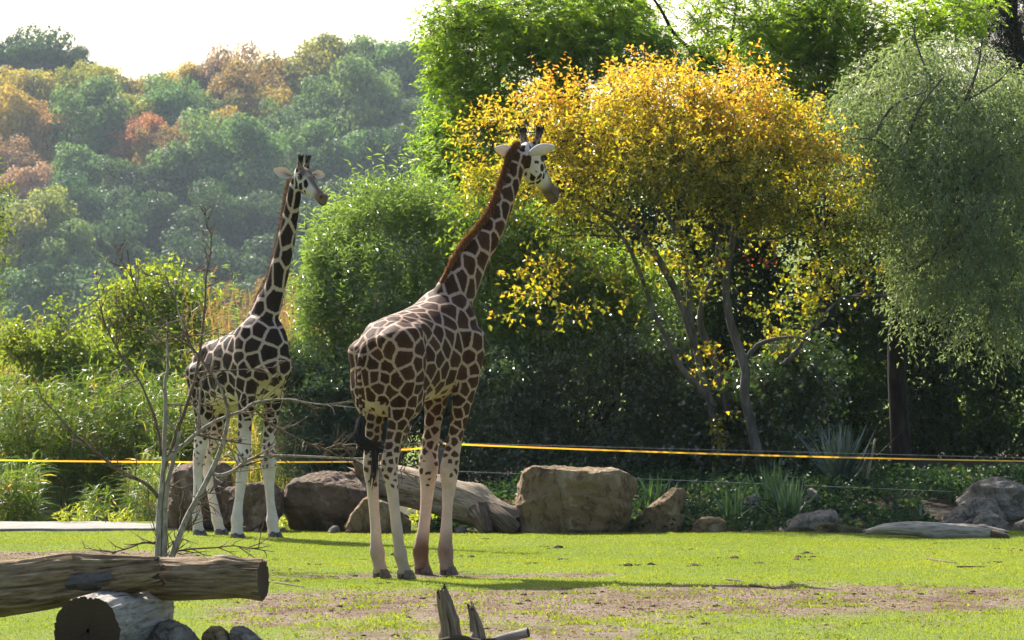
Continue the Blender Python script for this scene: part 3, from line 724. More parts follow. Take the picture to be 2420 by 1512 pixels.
far_giraffe = dict(
    label='giraffe with near-black patches and white legs facing forward behind the bare sapling',
    seed=23, d=62.9, cx=566, yaw=-56, size=.97, foot_z=.0, fur=FUR,
    torso=[(-.90, 2.22, 1.95, .10), (-.82, 2.33, 1.72, .24), (-.62, 2.46, 1.55, .35), (-.35, 2.52, 1.58, .38), (-.05, 2.58, 1.62, .39),
           (.25, 2.68, 1.66, .375), (.50, 2.80, 1.70, .35), (.70, 2.80, 1.76, .31), (.86, 2.66, 1.90, .23), (.96, 2.46, 2.08, .12)],
    muscle=[(.52, .25, 2.20, .24, .12, .48), (-.58, .22, 1.95, .26, .16, .42), (-.36, .24, 2.30, .22, .12, .16), (.80, .10, 2.15, .20, .15, .26)],
    neck=[(566, 860, -.22, .08, .10), (600, 806, -.36, .20, .26), (618, 764, -.43, .165, .245), (634, 720, -.48, .135, .205), (651, 674, -.55, .118, .155), (674, 581, -.68, .102, .125), (687, 503, -.78, .090, .108), (696, 452, -.84, .082, .098), (703, 422, -.88, .07, .08)],
    head=[(708, 412, -.90), (769, 474, -1.24)], horn_back=.42, horn_out=.05, horn_len=.20,
    ears=[((688, 416, -.92), (643, 399, -.98), .098, (.15, -.9, .1)), ((738, 412, -.80), (769, 414, -.72), .082, (.1, -.95, .05))],
    legs=[('h', [(478, 880, .30, .20, .26), (480, 940, .30, .145, .20), (481, 1000, .30, .095, .13), (472, 1060, .32, .066, .092), (468, 1100, .31, .058, .072), (467, 1150, .30, .047, .052), (465, 1205, .30, .050, .054), (465, 1222, .30, .064, .068), (467, 1240, .29, .056, .060), (470, 1252, .28, .064, .072)]),
          ('h', [(530, 890, .62, .20, .26), (522, 950, .62, .145, .20), (512, 1010, .63, .092, .125), (488, 1068, .66, .066, .092), (488, 1105, .65, .058, .070), (497, 1155, .62, .047, .052), (509, 1208, .60, .050, .054), (513, 1226, .60, .064, .068), (517, 1243, .59, .056, .060), (521, 1256, .58, .064, .072)]),
          ('f', [(592, 850, -.55, .16, .22), (585, 930, -.55, .115, .155), (579, 1000, -.55, .082, .10), (577, 1055, -.55, .076, .086), (575, 1090, -.55, .086, .092), (571, 1125, -.55, .062, .066), (566, 1170, -.55, .051, .054), (561, 1210, -.55, .058, .062), (560, 1227, -.55, .072, .076), (560, 1246, -.55, .062, .066), (560, 1258, -.55, .074, .080)]),
          ('f', [(652, 850, -.22, .16, .22), (648, 930, -.22, .115, .155), (638, 1000, -.22, .082, .10), (635, 1060, -.22, .076, .086), (635, 1097, -.22, .086, .092), (636, 1132, -.22, .062, .066), (638, 1175, -.22, .051, .054), (642, 1212, -.22, .058, .062), (643, 1228, -.22, .072, .076), (645, 1247, -.22, .062, .066), (648, 1260, -.22, .074, .080)])],
    tail=([(470, 830, .68), (463, 900, .74), (462, 980, .76), (464, 1050, .76)], [.045, .032, .022, .016]),
    tuft=[([(464, 1030, .76), (463, 1070, .77), (466, 1115, .78)], 50, .012, .008)],
    r_body=.155, r_neck=.145, stretch=.58, line=.0185, spot_low=.86, knee_z=.95, foot_dirt=(.0, .15),
    c_line=(.45, .34, .28), c_spot=(.026, .014, .009), c_leg=(.68, .58, .53), c_face=(.58, .52, .50), nose_thr=.42, muz_u=6.2, c_nose=(.10, .065, .048), c_muz=(.13, .07, .045), c_ear=(.60, .58, .55),
    hoof_mat=plain('grey_hoof', (.04, .036, .033), (.12, .11, .10)),
    mane=(.26, .97), mane_n=4200, mane_len=.085, mane_mat=hair_mat('brown_mane', [(0, (.07, .035, .02)), (.6, (.17, .095, .055)), (1, (.30, .19, .12))]))
build_giraffe(near_giraffe)
build_giraffe(far_giraffe)

# ------------------------------------------------------------------ boulders and stones
def rock_mat(name, dark, mid, light, moss=0.0, sc=2.2):
    m, nt, out = nodes(name); oc = objcoord(nt)
    mp = N_(nt, 'ShaderNodeMapping', inp={'Scale': (1, 1, .55), 'Rotation': (.2, .5, .1)}); nt.links.new(oc, mp.inputs[0])
    n1 = noise(nt, mp.outputs[0], sc, 8, .68, .4); n2 = noise(nt, oc, sc * 7, 6, .7); n3 = noise(nt, oc, sc * 3.5, 6, .75)
    c = ramp(nt, n1, [(.34, dark), (.46, mid), (.56, mid), (.68, light)])
    c = mixc(nt, math_(nt, 'MULTIPLY_ADD', n2, 3.0, -1.75, True), c, dark)
    c = mixc(nt, math_(nt, 'MULTIPLY_ADD', n3, 7.0, -4.25, True), c, (.36, .33, .28))       # lichen bloom
    if moss:
        g = nt.nodes.new('ShaderNodeNewGeometry'); sp = N_(nt, 'ShaderNodeSeparateXYZ'); nt.links.new(g.outputs['Normal'], sp.inputs[0])
        k = math_(nt, 'MULTIPLY', math_(nt, 'MULTIPLY_ADD', sp.outputs[2], 2.0, -.3, True), math_(nt, 'MULTIPLY_ADD', n3, 5, -2.1, True))
        c = mixc(nt, math_(nt, 'MULTIPLY', k, moss), c, (.10, .11, .015))
    n5 = noise(nt, mp.outputs[0], sc * 1.1, 5, .62, .6); ck = math_(nt, 'MULTIPLY_ADD', math_(nt, 'ABSOLUTE', math_(nt, 'SUBTRACT', n5, .5)), -60.0, 1.0, True)
    c = mixc(nt, math_(nt, 'MULTIPLY', ck, .5), c, tuple(v * .4 for v in dark))
    h = math_(nt, 'ADD', math_(nt, 'MULTIPLY', n1, 1.0), math_(nt, 'MULTIPLY', n2, .55)); h = math_(nt, 'SUBTRACT', h, math_(nt, 'MULTIPLY', ck, .25))
    principled(nt, out, c, .92, .2, bump(nt, h, 1.0, .09)); return m
M_rk1 = rock_mat('sandy_boulder', (.06, .04, .024), (.23, .155, .08), (.40, .32, .21))
M_rk2 = rock_mat('grey_boulder', (.07, .06, .05), (.22, .19, .15), (.42, .38, .32))
M_rk3 = rock_mat('mossy_boulder', (.03, .024, .018), (.10, .078, .05), (.2, .16, .11), 1.0)
M_rk4 = rock_mat('rusty_boulder', (.04, .03, .022), (.15, .10, .066), (.34, .26, .19))

def boulder(poly, d, depth, mat, label, seed, rough=1.0, back=.75, name='boulder', chamf=.16, voxel=None, lean=0.0, nchip=14, chip=.89):
    """poly: outline (2419 px overview, bottom edge below the turf); real stone with its own thickness"""
    O = np.array([Q(a, b, d) for a, b in poly]); c = O.mean(0); c_ = np.array([c[0], c[1], O[:, 2].min()]); O = c_ + (O - c_) * np.array([1.05, 1, 1.06])
    # dense outline
    E = np.vstack([O, O[:1]]); pts = []
    for i in range(len(O)):
        k = max(2, int(np.linalg.norm(E[i + 1] - E[i]) / .04)); t = np.linspace(0, 1, k, endpoint=False)[:, None]; pts.append(E[i] * (1 - t) + E[i + 1] * t)
    D = np.concatenate(pts); n = len(D); rg = np.random.default_rng(seed)
    lay = [(-1.0, 1 - chamf * 2.2), (-.93, 1 - chamf * .9), (-.72, 1 - chamf * .25), (-.3, 1.0), (.3, .99), (.7, .93), (.92, .80), (1.0, .6)]
    V = []
    for j, (t, s) in enumerate(lay):
        cc = c + np.array([rg.normal(0, .02), 0, 0]); L = cc + (D - cc) * s
        L = L + np.array([lean * t * depth * .5, t * depth / 2, 0]); L[:, 2] -= np.maximum(0, L[:, 2] - c[2]) * max(0, t) * .12; V.append(L)
    V = np.concatenate(V); m_ = len(lay)
    i = np.arange(m_ - 1)[:, None] * n; j = np.arange(n)[None]
    Fq = np.stack([i + j, i + n + j, i + n + (j + 1) % n, i + (j + 1) % n], -1).reshape(-1, 4)
    c0 = len(V); V = np.vstack([V, V[:n].mean(0), V[-n:].mean(0)])
    Ft = np.vstack([Fq[:, [0, 1, 2]], Fq[:, [0, 2, 3]], [(c0, k, (k + 1) % n) for k in range(n)], [(c0 + 1, (m_ - 1) * n + (k + 1) % n, (m_ - 1) * n + k) for k in range(n)]])
    size = max(np.ptp(O[:, 0]), np.ptp(O[:, 2]))
    BV, BF, BN = box_remesh(V, Ft, voxel or max(.011, size / 90), 1)
    if np.mean(np.sum(BN * (BV - BV.mean(0)), 1)) < 0: BF = BF[:, ::-1]
    cB = BV.mean(0); rel = BV - cB
    for _ in range(nchip):                                  # flat broken faces
        nn_ = nrm(np.array([rg.normal(0, .8), -abs(rg.normal(.35, .8)), rg.normal(.2, .7)])); h_ = rel @ nn_; lim = np.quantile(h_, rg.uniform(chip, .985))
        ov = np.maximum(h_ - lim, 0); rel = rel - nn_ * (ov * .85)[:, None]
    BV = cB + rel
    a = size * rough * 1.25
    n1 = vnoise(BV, 1.6 / size, 3, seed); st = BV * np.array([1, 1, 2.6])
    ridg = 1 - np.abs(vnoise(st, 2.6 / size, 4, seed + 3)) * 2.0
    f1 = vnoise(st, 5 / size, 2, seed + 8); facet = np.round(f1 * 3) / 3 - f1 * .4
    strat = ((BV[:, 2] + .25 * BV[:, 0] * rg.normal(0, .6)) * 7 / size + 1.2 * n1) % 1.0
    BV = BV + BN * (a * (.009 * (np.abs(strat - .5) * 2 - .5) + .040 * n1 + .026 * (ridg - .4) + .020 * facet + .017 * vnoise(BV, 14 / size, 4, seed + 5)))[:, None]
    loc = (c[0], c[1], float(O[:, 2].min()))
    ob = link(name, mesh_np(name, BV - np.array(loc, np.float32), BF, True), mat); ob.location = loc
    return tag(ob, label, 'rock')

boulder([(1222, 1275), (1226, 1200), (1233, 1150), (1240, 1128), (1262, 1116), (1330, 1114), (1410, 1117), (1478, 1128), (1490, 1145), (1483, 1190), (1478, 1240), (1474, 1275)], 65.0, 1.0, M_rk1, 'big square tan boulder with flat pale top at the lawn edge', 1, .8, chamf=.07, chip=.95)
boulder([(1488, 1275), (1490, 1250), (1510, 1225), (1545, 1195), (1580, 1168), (1612, 1146), (1624, 1150), (1622, 1175), (1600, 1215), (1612, 1245), (1608, 1275)], 65.0, .5, M_rk1, 'pointed tan boulder leaning up beside the big square one', 2, .8)
boulder([(1634, 1275), (1640, 1240), (1660, 1225), (1695, 1222), (1712, 1232), (1712, 1275)], 64.8, .4, M_rk1, 'small rounded tan boulder between the iris clumps', 3)
boulder([(1840, 1275), (1848, 1245), (1880, 1225), (1930, 1212), (1975, 1210), (1985, 1225), (1975, 1275)], 64.9, .55, M_rk2, 'long low brown boulder in front of the iris leaves', 4)
boulder([(1915, 1275), (1925, 1250), (1950, 1234), (1985, 1240), (2040, 1252), (2052, 1275)], 64.4, .4, M_rk3, 'low boulder with green moss at the lawn edge', 5)
boulder([(2275, 1262), (2270, 1180), (2310, 1150), (2345, 1136), (2400, 1152), (2450, 1172), (2480, 1200), (2490, 1262)], 66.6, 1.1, M_rk2, 'largest grey boulder of the pile at the dark thicket', 6)
boulder([(2215, 1262), (2230, 1222), (2290, 1190), (2325, 1172), (2350, 1185), (2370, 1225), (2390, 1262)], 65.9, .6, M_rk2, 'grey wedge boulder leaning on the largest grey boulder', 7)
boulder([(2290, 1272), (2305, 1230), (2330, 1206), (2360, 1222), (2400, 1265), (2402, 1275)], 65.3, .4, M_rk2, 'pointed grey boulder behind the pale fallen log', 8)
boulder([(2395, 1275), (2400, 1240), (2430, 1225), (2470, 1230), (2480, 1275)], 65.0, .4, M_rk2, 'small grey boulder past the end of the pale fallen log', 9)
boulder([(2250, 1278), (2262, 1246), (2290, 1228), (2310, 1240), (2318, 1278)], 65.5, .3, M_rk2, 'grey stone tucked behind the middle of the pale fallen log', 10)
boulder([(2175, 1216), (2190, 1190), (2225, 1170), (2245, 1180), (2256, 1212), (2250, 1230), (2180, 1232)], 67.6, .45, M_rk2, 'brownish boulder in the ivy beside the grey pile', 12)
boulder([(2100, 1160), (2112, 1142), (2122, 1138), (2150, 1156), (2156, 1172), (2102, 1172)], 69.3, .3, M_rk2, 'small pointed rock high in the ivy below the ivy trunk', 13)
boulder([(1895, 1215), (1905, 1165), (1920, 1152), (1936, 1175), (1942, 1215)], 67.3, .3, M_rk2, 'upright pinkish stone behind the iris leaves', 14)
boulder([(1750, 1212), (1762, 1178), (1785, 1168), (1798, 1185), (1800, 1212)], 67.0, .3, M_rk2, 'pale stone behind the iris clump', 15)
# behind the giraffes
boulder([(395, 1262), (393, 1180), (398, 1130), (415, 1108), (470, 1102), (530, 1100), (545, 1112), (540, 1170), (535, 1262)], 65.6, 1.0, M_rk4, 'tall dark boulder with pale top behind the bare sapling', 16, .8, chamf=.08)
boulder([(516, 1262), (520, 1195), (535, 1165), (580, 1148), (640, 1150), (668, 1160), (675, 1185), (655, 1235), (640, 1262)], 65.2, .7, M_rk4, 'dark brown boulder behind the legs of the dark-patched giraffe', 17)
boulder([(690, 1262), (676, 1215), (670, 1165), (700, 1140), (760, 1122), (830, 1118), (870, 1125), (890, 1160), (880, 1262)], 65.6, .9, M_rk4, 'broad rusty boulder under the raised end of the driftwood', 18, .8)
boulder([(805, 1262), (820, 1235), (850, 1200), (868, 1178), (890, 1185), (940, 1210), (965, 1235), (972, 1262)], 64.7, .55, M_rk1, 'pale wedge of rock against the broad rusty boulder', 19, .6)
# small stones
for i, (a, b, w_, d_) in enumerate([(580, 1256, 26, 64.6), (606, 1258, 18, 64.6), (668, 1256, 20, 64.7), (790, 1258, 30, 64.5), (822, 1260, 16, 64.4), (1090, 1258, 30, 64.8), (1170, 1260, 26, 64.9),
                                     (1500, 1268, 22, 64.4), (1760, 1268, 30, 64.5), (1795, 1270, 26, 64.4), (2090, 1262, 40, 65.4), (2190, 1256, 30, 66.0), (2345, 1262, 26, 65.3)]):
    boulder([(a - w_ * .5, b + 8), (a - w_ * .45, b - w_ * .2), (a - w_ * .1, b - w_ * .5), (a + w_ * .3, b - w_ * .42), (a + w_ * .5, b), (a + w_ * .48, b + 8)], d_, w_ / 181 * .8, M_rk2 if i % 2 else M_rk4,
            'small rough stone lying at the foot of the boulders', 30 + i, 1.0, name='stone')['group'] = 'small stones at the lawn edge'
# foreground stones
boulder([(335, 1540), (350, 1500), (375, 1478), (400, 1468), (440, 1482), (470, 1515), (475, 1540)], 38.3, .45, M_rk2, 'rough grey rock leaning against the pale rotten log', 50)
boulder([(478, 1545), (482, 1500), (500, 1485), (520, 1482), (540, 1500), (548, 1545)], 38.2, .35, M_rk1, 'yellowish rock in the grass next to the grey rock', 51)
boulder([(528, 1545), (540, 1490), (565, 1480), (590, 1492), (618, 1515), (630, 1545)], 38.25, .4, M_rk2, 'ridged grey rock next to the yellowish one', 52)

# ------------------------------------------------------------------ dead wood
def wood_mat(name, dark, mid, light, axis_scale=(1, 1, 1), sc=14):
    """grain runs along the mesh's 'along' attribute"""
    m, nt, out = nodes(name); oc = objcoord(nt)
    cv = N_(nt, 'ShaderNodeCombineXYZ'); nt.links.new(math_(nt, 'MULTIPLY', attr(nt, 'along'), .55), cv.inputs[0]); nt.links.new(attr(nt, 'ca'), cv.inputs[1]); nt.links.new(attr(nt, 'sa'), cv.inputs[2])
    n1 = noise(nt, cv.outputs[0], sc * .55, 8, .7, .3); n2 = noise(nt, oc, 5, 4, .6); n3 = noise(nt, cv.outputs[0], sc * .12, 4, .6, .8)
    c = ramp(nt, n1, [(.30, dark), (.45, mid), (.60, light), (.78, mid)])
    c = mixc(nt, math_(nt, 'MULTIPLY_ADD', n3, 7.0, -4.0, True), c, tuple(v * .5 for v in dark))
    cv2 = N_(nt, 'ShaderNodeCombineXYZ'); nt.links.new(math_(nt, 'MULTIPLY', attr(nt, 'along'), .10), cv2.inputs[0]); nt.links.new(attr(nt, 'ca'), cv2.inputs[1]); nt.links.new(attr(nt, 'sa'), cv2.inputs[2])
    n4 = noise(nt, cv2.outputs[0], sc * 1.6, 5, .7, .5); crack = math_(nt, 'MULTIPLY_ADD', n4, -16.0, 6.0, True)
    c = mixc(nt, math_(nt, 'MULTIPLY', n2, .2), c, dark); c = mixc(nt, math_(nt, 'MULTIPLY', crack, .85), c, tuple(v * .4 for v in dark))
    ring = N_(nt, 'ShaderNodeTexWave', wave_type='RINGS', inp={'Scale': 9.0, 'Distortion': 2.0, 'Detail': 3.0})
    ce = N_(nt, 'ShaderNodeCombineXYZ'); nt.links.new(attr(nt, 'ca'), ce.inputs[0]); nt.links.new(attr(nt, 'sa'), ce.inputs[1]); nt.links.new(ce.outputs[0], ring.inputs[0])
    endc = mixc(nt, ring.outputs[0], (.02, .014, .010), (.15, .10, .065))
    c = mixc(nt, attr(nt, 'end'), c, endc)
    principled(nt, out, c, .9, .2, bump(nt, math_(nt, 'ADD', n1, math_(nt, 'MULTIPLY', n4, 1.5)), 1.0, .018)); return m
def log(name, label, pts, rad, mat, seed, cat='log', groove=.06, knots=(), ragged=(0, 0), seg=48, squash=1.0, endcut=True, parent=None, step=.05, group=None):
    P0, R0 = resample(np.array(pts, float), np.array(rad, float), step)
    T, N, B = frames(P0); mrow = len(P0); s = np.r_[0, np.cumsum(np.linalg.norm(np.diff(P0, axis=0), axis=1))]
    a = np.linspace(0, 2 * math.pi, seg, endpoint=False)
    A2, S2 = np.meshgrid(a, s); ca, sa = np.cos(A2), np.sin(A2)
    npnt = np.stack([ca * 1.2, sa * 1.2, S2 * .55 / max(R0.mean(), .02) * .12], -1)
    rr = R0[:, None] * (1 + groove * 2.2 * vnoise(npnt, 1.0, 3, seed) + groove * (1 - 2.4 * np.abs(vnoise(np.stack([ca * 2.5, sa * 2.5, S2 * .5], -1), 1.6, 3, seed + 2))) + groove * .35 * vnoise(np.stack([ca * 6, sa * 6, S2 * 1.3], -1), 2.0, 2, seed + 4))
    for (ks, ka, kh, kw) in knots:
        dA = np.angle(np.exp(1j * (A2 - ka))); rr = rr + R0[:, None] * kh * np.exp(-((S2 - ks) ** 2 / kw**2 + (dA * R0[:, None]) ** 2 / kw**2))
    ck = vnoise(np.stack([ca * 3.2, sa * 3.2, S2 * .45], -1), 2.4, 3, seed + 12); rr = rr - R0[:, None] * groove * 1.6 * smooth01(.22, .5, ck)
    ck2 = np.abs(vnoise(np.stack([ca * 4.5, sa * 4.5, S2 * .28], -1), 2.0, 2, seed + 14)); rr = rr - R0[:, None] * groove * 1.2 * smooth01(.07, .0, ck2)
    V = P0[:, None] + rr[..., None] * (ca[..., None] * N[:, None] + sa[..., None] * B[:, None])
    for end, amt in ((0, ragged[0]), (-1, ragged[1])):
        if amt:
            jag = amt * (vnoise(np.stack([np.cos(a) * 2, np.sin(a) * 2, 0 * a], -1), 1.4, 3, seed + 7) + .3 * vnoise(np.stack([np.cos(a) * 7, np.sin(a) * 7, 0 * a], -1), 1, 2, seed + 9))
            rows = min(6, mrow // 2)
            for r_ in range(rows):
                row = r_ if end == 0 else mrow - 1 - r_
                V[row] += T[row] * (jag * (1 - r_ / rows) * (1 if end == -1 else -1))[:, None]
    V = V.reshape(-1, 3)
    i = np.arange(mrow - 1)[:, None] * seg; j = np.arange(seg)[None]
    Fq = np.stack([i + j, i + (j + 1) % seg, i + seg + (j + 1) % seg, i + seg + j], -1).reshape(-1, 4)
    along = np.repeat(s, seg); cav = ca.ravel() * np.maximum(rr, .10).ravel() * 4; sav = sa.ravel() * np.maximum(rr, .10).ravel() * 4; en = np.zeros(len(V))
    accV, accF = [V], [Fq]; nV = len(V)
    for end in (0, mrow - 1):         # end grain: inner rings pushed in a little, own vertices
        rowV = V[end * seg:(end + 1) * seg]; cpt = rowV.mean(0); tdir = T[end] * (1 if end == 0 else -1)
        rings = [rowV] + [cpt + (rowV - cpt) * q_ + tdir * R0[end] * dp * (1 + vnoise((rowV * 1.0), 9, 2, seed)[:, None]) for q_, dp in ((.93, .0), (.6, .05), (.25, .07), (.05, .08))]
        RV = np.concatenate(rings); i = np.arange(4)[:, None] * seg
        f = np.stack([i + j, i + seg + j, i + seg + (j + 1) % seg, i + (j + 1) % seg], -1).reshape(-1, 4)
        if end == 0: f = f[:, ::-1]
        f = f[:, ::-1]
        accV.append(RV); accF.append(f + nV); nV += len(RV)
        along = np.r_[along, np.full(len(RV), s[end])]; q4 = np.repeat([1, .93, .6, .25, .05], seg)
        cav = np.r_[cav, np.tile(np.cos(a), 5) * q4 * R0[end] * 4]; sav = np.r_[sav, np.tile(np.sin(a), 5) * q4 * R0[end] * 4]; en = np.r_[en, np.ones(len(RV))]
    V = np.concatenate(accV); Fq = np.concatenate(accF)
    at = {'along': along, 'ca': cav, 'sa': sav, 'end': en}
    if parent is not None: return part(name, V, Fq, mat, parent, True, at)
    c = V.mean(0); c[2] = V[:, 2].min()
    ob = link(name, mesh_np(name, V - c, Fq, True, at), mat); ob.location = tuple(c); return tag(ob, label, cat, group)

M_wd_grey = wood_mat('weathered_grey_wood', (.055, .04, .027), (.26, .195, .13), (.45, .36, .26))
M_wd_brown = wood_mat('weathered_brown_wood', (.05, .033, .018), (.25, .17, .095), (.46, .35, .22))
M_wd_pale = wood_mat('bleached_pale_wood', (.08, .06, .045), (.38, .335, .285), (.58, .53, .47))
M_wd_dark = wood_mat('rotten_dark_wood', (.018, .012, .008), (.09, .062, .04), (.20, .145, .095))

# driftwood trunk lying over the boulders behind the near giraffe
dw = thing('driftwood_log', 'long weathered driftwood trunk sloping down against the square boulder', 'log', Q(1030, 1262, 65.0))
log('trunk', None, [Q(842, 1108, 66.0), Q(890, 1130, 65.8), Q(960, 1150, 65.6), Q(1040, 1170, 65.3), Q(1120, 1200, 65.0), Q(1180, 1222, 64.8), Q(1222, 1230, 64.8)], [.10, .22, .25, .25, .235, .19, .16], M_wd_grey, 61, parent=dw, groove=.075, ragged=(.22, .08), knots=((1.9, 4.2, .35, .22), (.5, 1.0, .25, .15)))
log('branch_stub', None, [Q(1130, 1212, 64.7), Q(1142, 1238, 64.5), Q(1152, 1262, 64.4)], [.15, .10, .07], M_wd_dark, 62, parent=dw, groove=.12)
log('branch_stub', None, [Q(855, 1112, 65.8), Q(846, 1098, 65.6), Q(838, 1090, 65.5)], [.09, .05, .02], M_wd_grey, 63, parent=dw, groove=.12, ragged=(0, .04))
log('branch_stub', None, [Q(1160, 1215, 64.7), Q(1190, 1235, 64.5), Q(1216, 1258, 64.45)], [.15, .12, .10], M_wd_dark, 64, parent=dw, groove=.1)
# pale log at the lawn edge
fl = thing('fallen_log', 'bleached pale log lying on the lawn in front of the grey rocks', 'log', Q(2200, 1272, 62.90))
log('trunk', None, [Q(2048, 1256, 63.20), Q(2090, 1250, 63.10), Q(2150, 1249, 63.00), Q(2220, 1254, 62.90), Q(2290, 1258, 62.80), Q(2340, 1262, 62.80), Q(2372, 1262, 62.80)], [.03, .065, .085, .10, .10, .09, .05], M_wd_pale, 65, parent=fl, groove=.07, ragged=(.1, .14), knots=((.95, 1.2, .5, .07), (1.5, 4.5, .3, .06)))
log('branch_stub', None, [Q(2135, 1246, 63.00), Q(2128, 1238, 63.00)], [.04, .02], M_wd_pale, 66, parent=fl, groove=.1)
log('branch_stub', None, [Q(2345, 1262, 62.75), Q(2375, 1268, 62.60), Q(2385, 1274, 62.60)], [.06, .035, .015], M_wd_dark, 67, parent=fl, groove=.12, ragged=(0, .05))
# foreground pile
sl = log('sawn_log', 'long sawn log with a knot resting across the pile', [Q(120, 1352, 38.9), Q(250, 1358, 38.8), Q(380, 1366, 38.6), Q(480, 1368, 38.5), Q(560, 1367, 38.45), Q(622, 1367, 38.4)], [.150, .155, .160, .158, .152, .150], M_wd_brown, 71, groove=.085, knots=((1.45, 4.9, .22, .10), (1.8, 1.2, .2, .12), (1.25, 4.0, -.2, .06)), step=.025, seg=112)
bl = log('broken_log', 'broken grey log with splintered end lying in front of the sawn log', [Q(-260, 1412, 38.2), Q(-100, 1402, 38.2), Q(60, 1390, 38.2), Q(180, 1374, 38.2), Q(290, 1362, 38.2), Q(372, 1352, 38.25)], [.20, .205, .20, .175, .15, .11], M_wd_brown, 72, groove=.12, ragged=(0, .16), knots=((2.2, 1.3, .25, .2), (1.4, 4.8, .18, .25)), step=.025, seg=112)
# bark plate left on the broken log
g0 = np.array([(152, 1383), (165, 1362), (190, 1350), (230, 1352), (262, 1352), (265, 1368), (238, 1375), (240, 1390), (222, 1398), (190, 1402), (165, 1396)], float)
cen = g0.mean(0); Vb = []
for off in (0, .03):
    for sc_ in (1.0, .6, .2):
        for a_, b_ in cen + (g0 - cen) * sc_:
            Vb.append(Q(a_, b_, 38.0 - .012 - .03 * (1 - sc_) ** .5 + off + .05 * ((b_ - cen[1]) / 26) ** 2 * 1.6))
Vb = np.array(Vb); n = len(g0); Fb = []
for L_ in range(2):
    for k_ in range(n): Fb.append((L_ * n + k_, L_ * n + (k_ + 1) % n, (L_ + 1) * n + (k_ + 1) % n, (L_ + 1) * n + k_))
for k_ in range(n): Fb.append((k_, 3 * n + k_, 3 * n + (k_ + 1) % n, (k_ + 1) % n))
for k_ in range(0, n - 2, 2): Fb.append((2 * n, 2 * n + k_ + 1, 2 * n + k_ + 2, 2 * n + (k_ + 3) % n))
bp = link('bark_plate', mesh_np('bark_plate', Vb - np.array(bl.location), np.array(Fb), False), plain('grey_bark', (.035, .033, .033), (.085, .08, .078), 25)); bp.parent = bl
ll = log('supporting_log', 'pale cracked log with dark sawn end under the two upper logs', [Q(205, 1492, 37.6), Q(250, 1478, 38.0), Q(310, 1462, 38.5), Q(345, 1452, 38.9)], [.255, .25, .235, .22], M_wd_pale, 73, groove=.045, step=.025, seg=112, ragged=(0, .15))
rl = log('rotten_log', 'rotten crumbling log standing behind the supporting log', [Q(362, 1530, 38.7), Q(352, 1475, 38.7), Q(338, 1430, 38.8), Q(330, 1405, 38.9)], [.20, .19, .17, .12], M_wd_pale, 74, groove=.13, ragged=(.05, .12), seg=48, step=.03)
# splintered stubs
s1 = log('splintered_stub', 'tall splintered grey stub standing out of the grass', [Q(1066, 1535, 38.0), Q(1064, 1490, 38.0), Q(1056, 1450, 38.0), Q(1048, 1415, 38.0), Q(1043, 1394, 38.0)], [.075, .062, .055, .046, .034], M_wd_grey, 75, 'stub', groove=.17, ragged=(0, .10), knots=((.12, 1.0, .6, .04), (.22, 4.0, .5, .03)), seg=32, step=.02)
s2 = log('splintered_stub', 'shorter splintered stub beside the tall grey stub', [Q(1132, 1535, 38.0), Q(1130, 1500, 38.0), Q(1124, 1470, 38.0), Q(1114, 1436, 38.0)], [.072, .058, .046, .026], M_wd_grey, 76, 'stub', groove=.22, ragged=(0, .12), knots=((.1, 2.5, .6, .04),), seg=32, step=.02)
s3 = log('branch_piece', 'short pale branch piece with cut end lying by the stubs', [Q(1155, 1518, 37.9), Q(1200, 1505, 37.85), Q(1248, 1494, 37.8)], [.03, .034, .036], M_wd_pale, 77, 'branch', groove=.08, seg=24, step=.03)
s4 = log('root_piece', 'dark gnarled root lying at the foot of the stubs', [Q(1020, 1522, 37.9), Q(1080, 1512, 37.85), Q(1130, 1520, 37.85), Q(1170, 1512, 37.85)], [.02, .035, .04, .02], M_wd_dark, 78, 'root', groove=.18, seg=24, step=.03)
# twigs lying on the turf
for i, (a, b, c_, e_) in enumerate([(1715, 1372, 1760, 1378), (625, 1372, 718, 1388), (2190, 1322, 2260, 1334), (2260, 1345, 2330, 1345), (1770, 1390, 1830, 1396)]):
    d1, d2 = GD(b * K), GD(e_ * K); p = np.array([Q(a, b, d1), Q((a + c_) / 2, (b + e_) / 2 - 3, (d1 + d2) / 2), Q(c_, e_, d2)]); p[:, 2] = ground_z(p[:, 0], p[:, 1]) + .012
    V, Fq = tube(p, [.012, .010, .005], 7, .05); tw = link('fallen_twig', mesh_np('fallen_twig', V - p[0], Fq, True), M_wd_dark); tw.location = tuple(p[0])
    tag(tw, 'thin dark twig lying on the turf', 'twig', 'fallen twigs on the turf')

# ------------------------------------------------------------------ foliage tools
def leaf_faces(pos, dr, L, W, rnd, face=None, fold=.25):
    """folded two-triangle leaves; pos base, dr direction (unit), L length, W width, face = preferred upper side"""
    n = len(pos)
    if face is None: face = np.tile(np.array([0, 0, 1.0]), (n, 1)) + R.normal(0, .55, (n, 3))
    side = nrm(np.cross(dr, face)); up = np.cross(side, dr)
    L = np.broadcast_to(L, (n,))[:, None]; W = np.broadcast_to(W, (n,))[:, None]
    mid = pos + dr * L * .45
    V = np.stack([pos, mid + side * W * .5 + up * W * fold, pos + dr * L - up * L * .12, mid - side * W * .5 + up * W * fold], 1).reshape(-1, 3)
    i = np.arange(n)[:, None] * 4
    Ft = np.concatenate([np.concatenate([i, i + 1, i + 2], 1), np.concatenate([i, i + 2, i + 3], 1)])
    return V, Ft, np.repeat(np.clip(rnd, 0, 1), 4)

def rand_dirs(n): return nrm(R.normal(0, 1, (n, 3)))

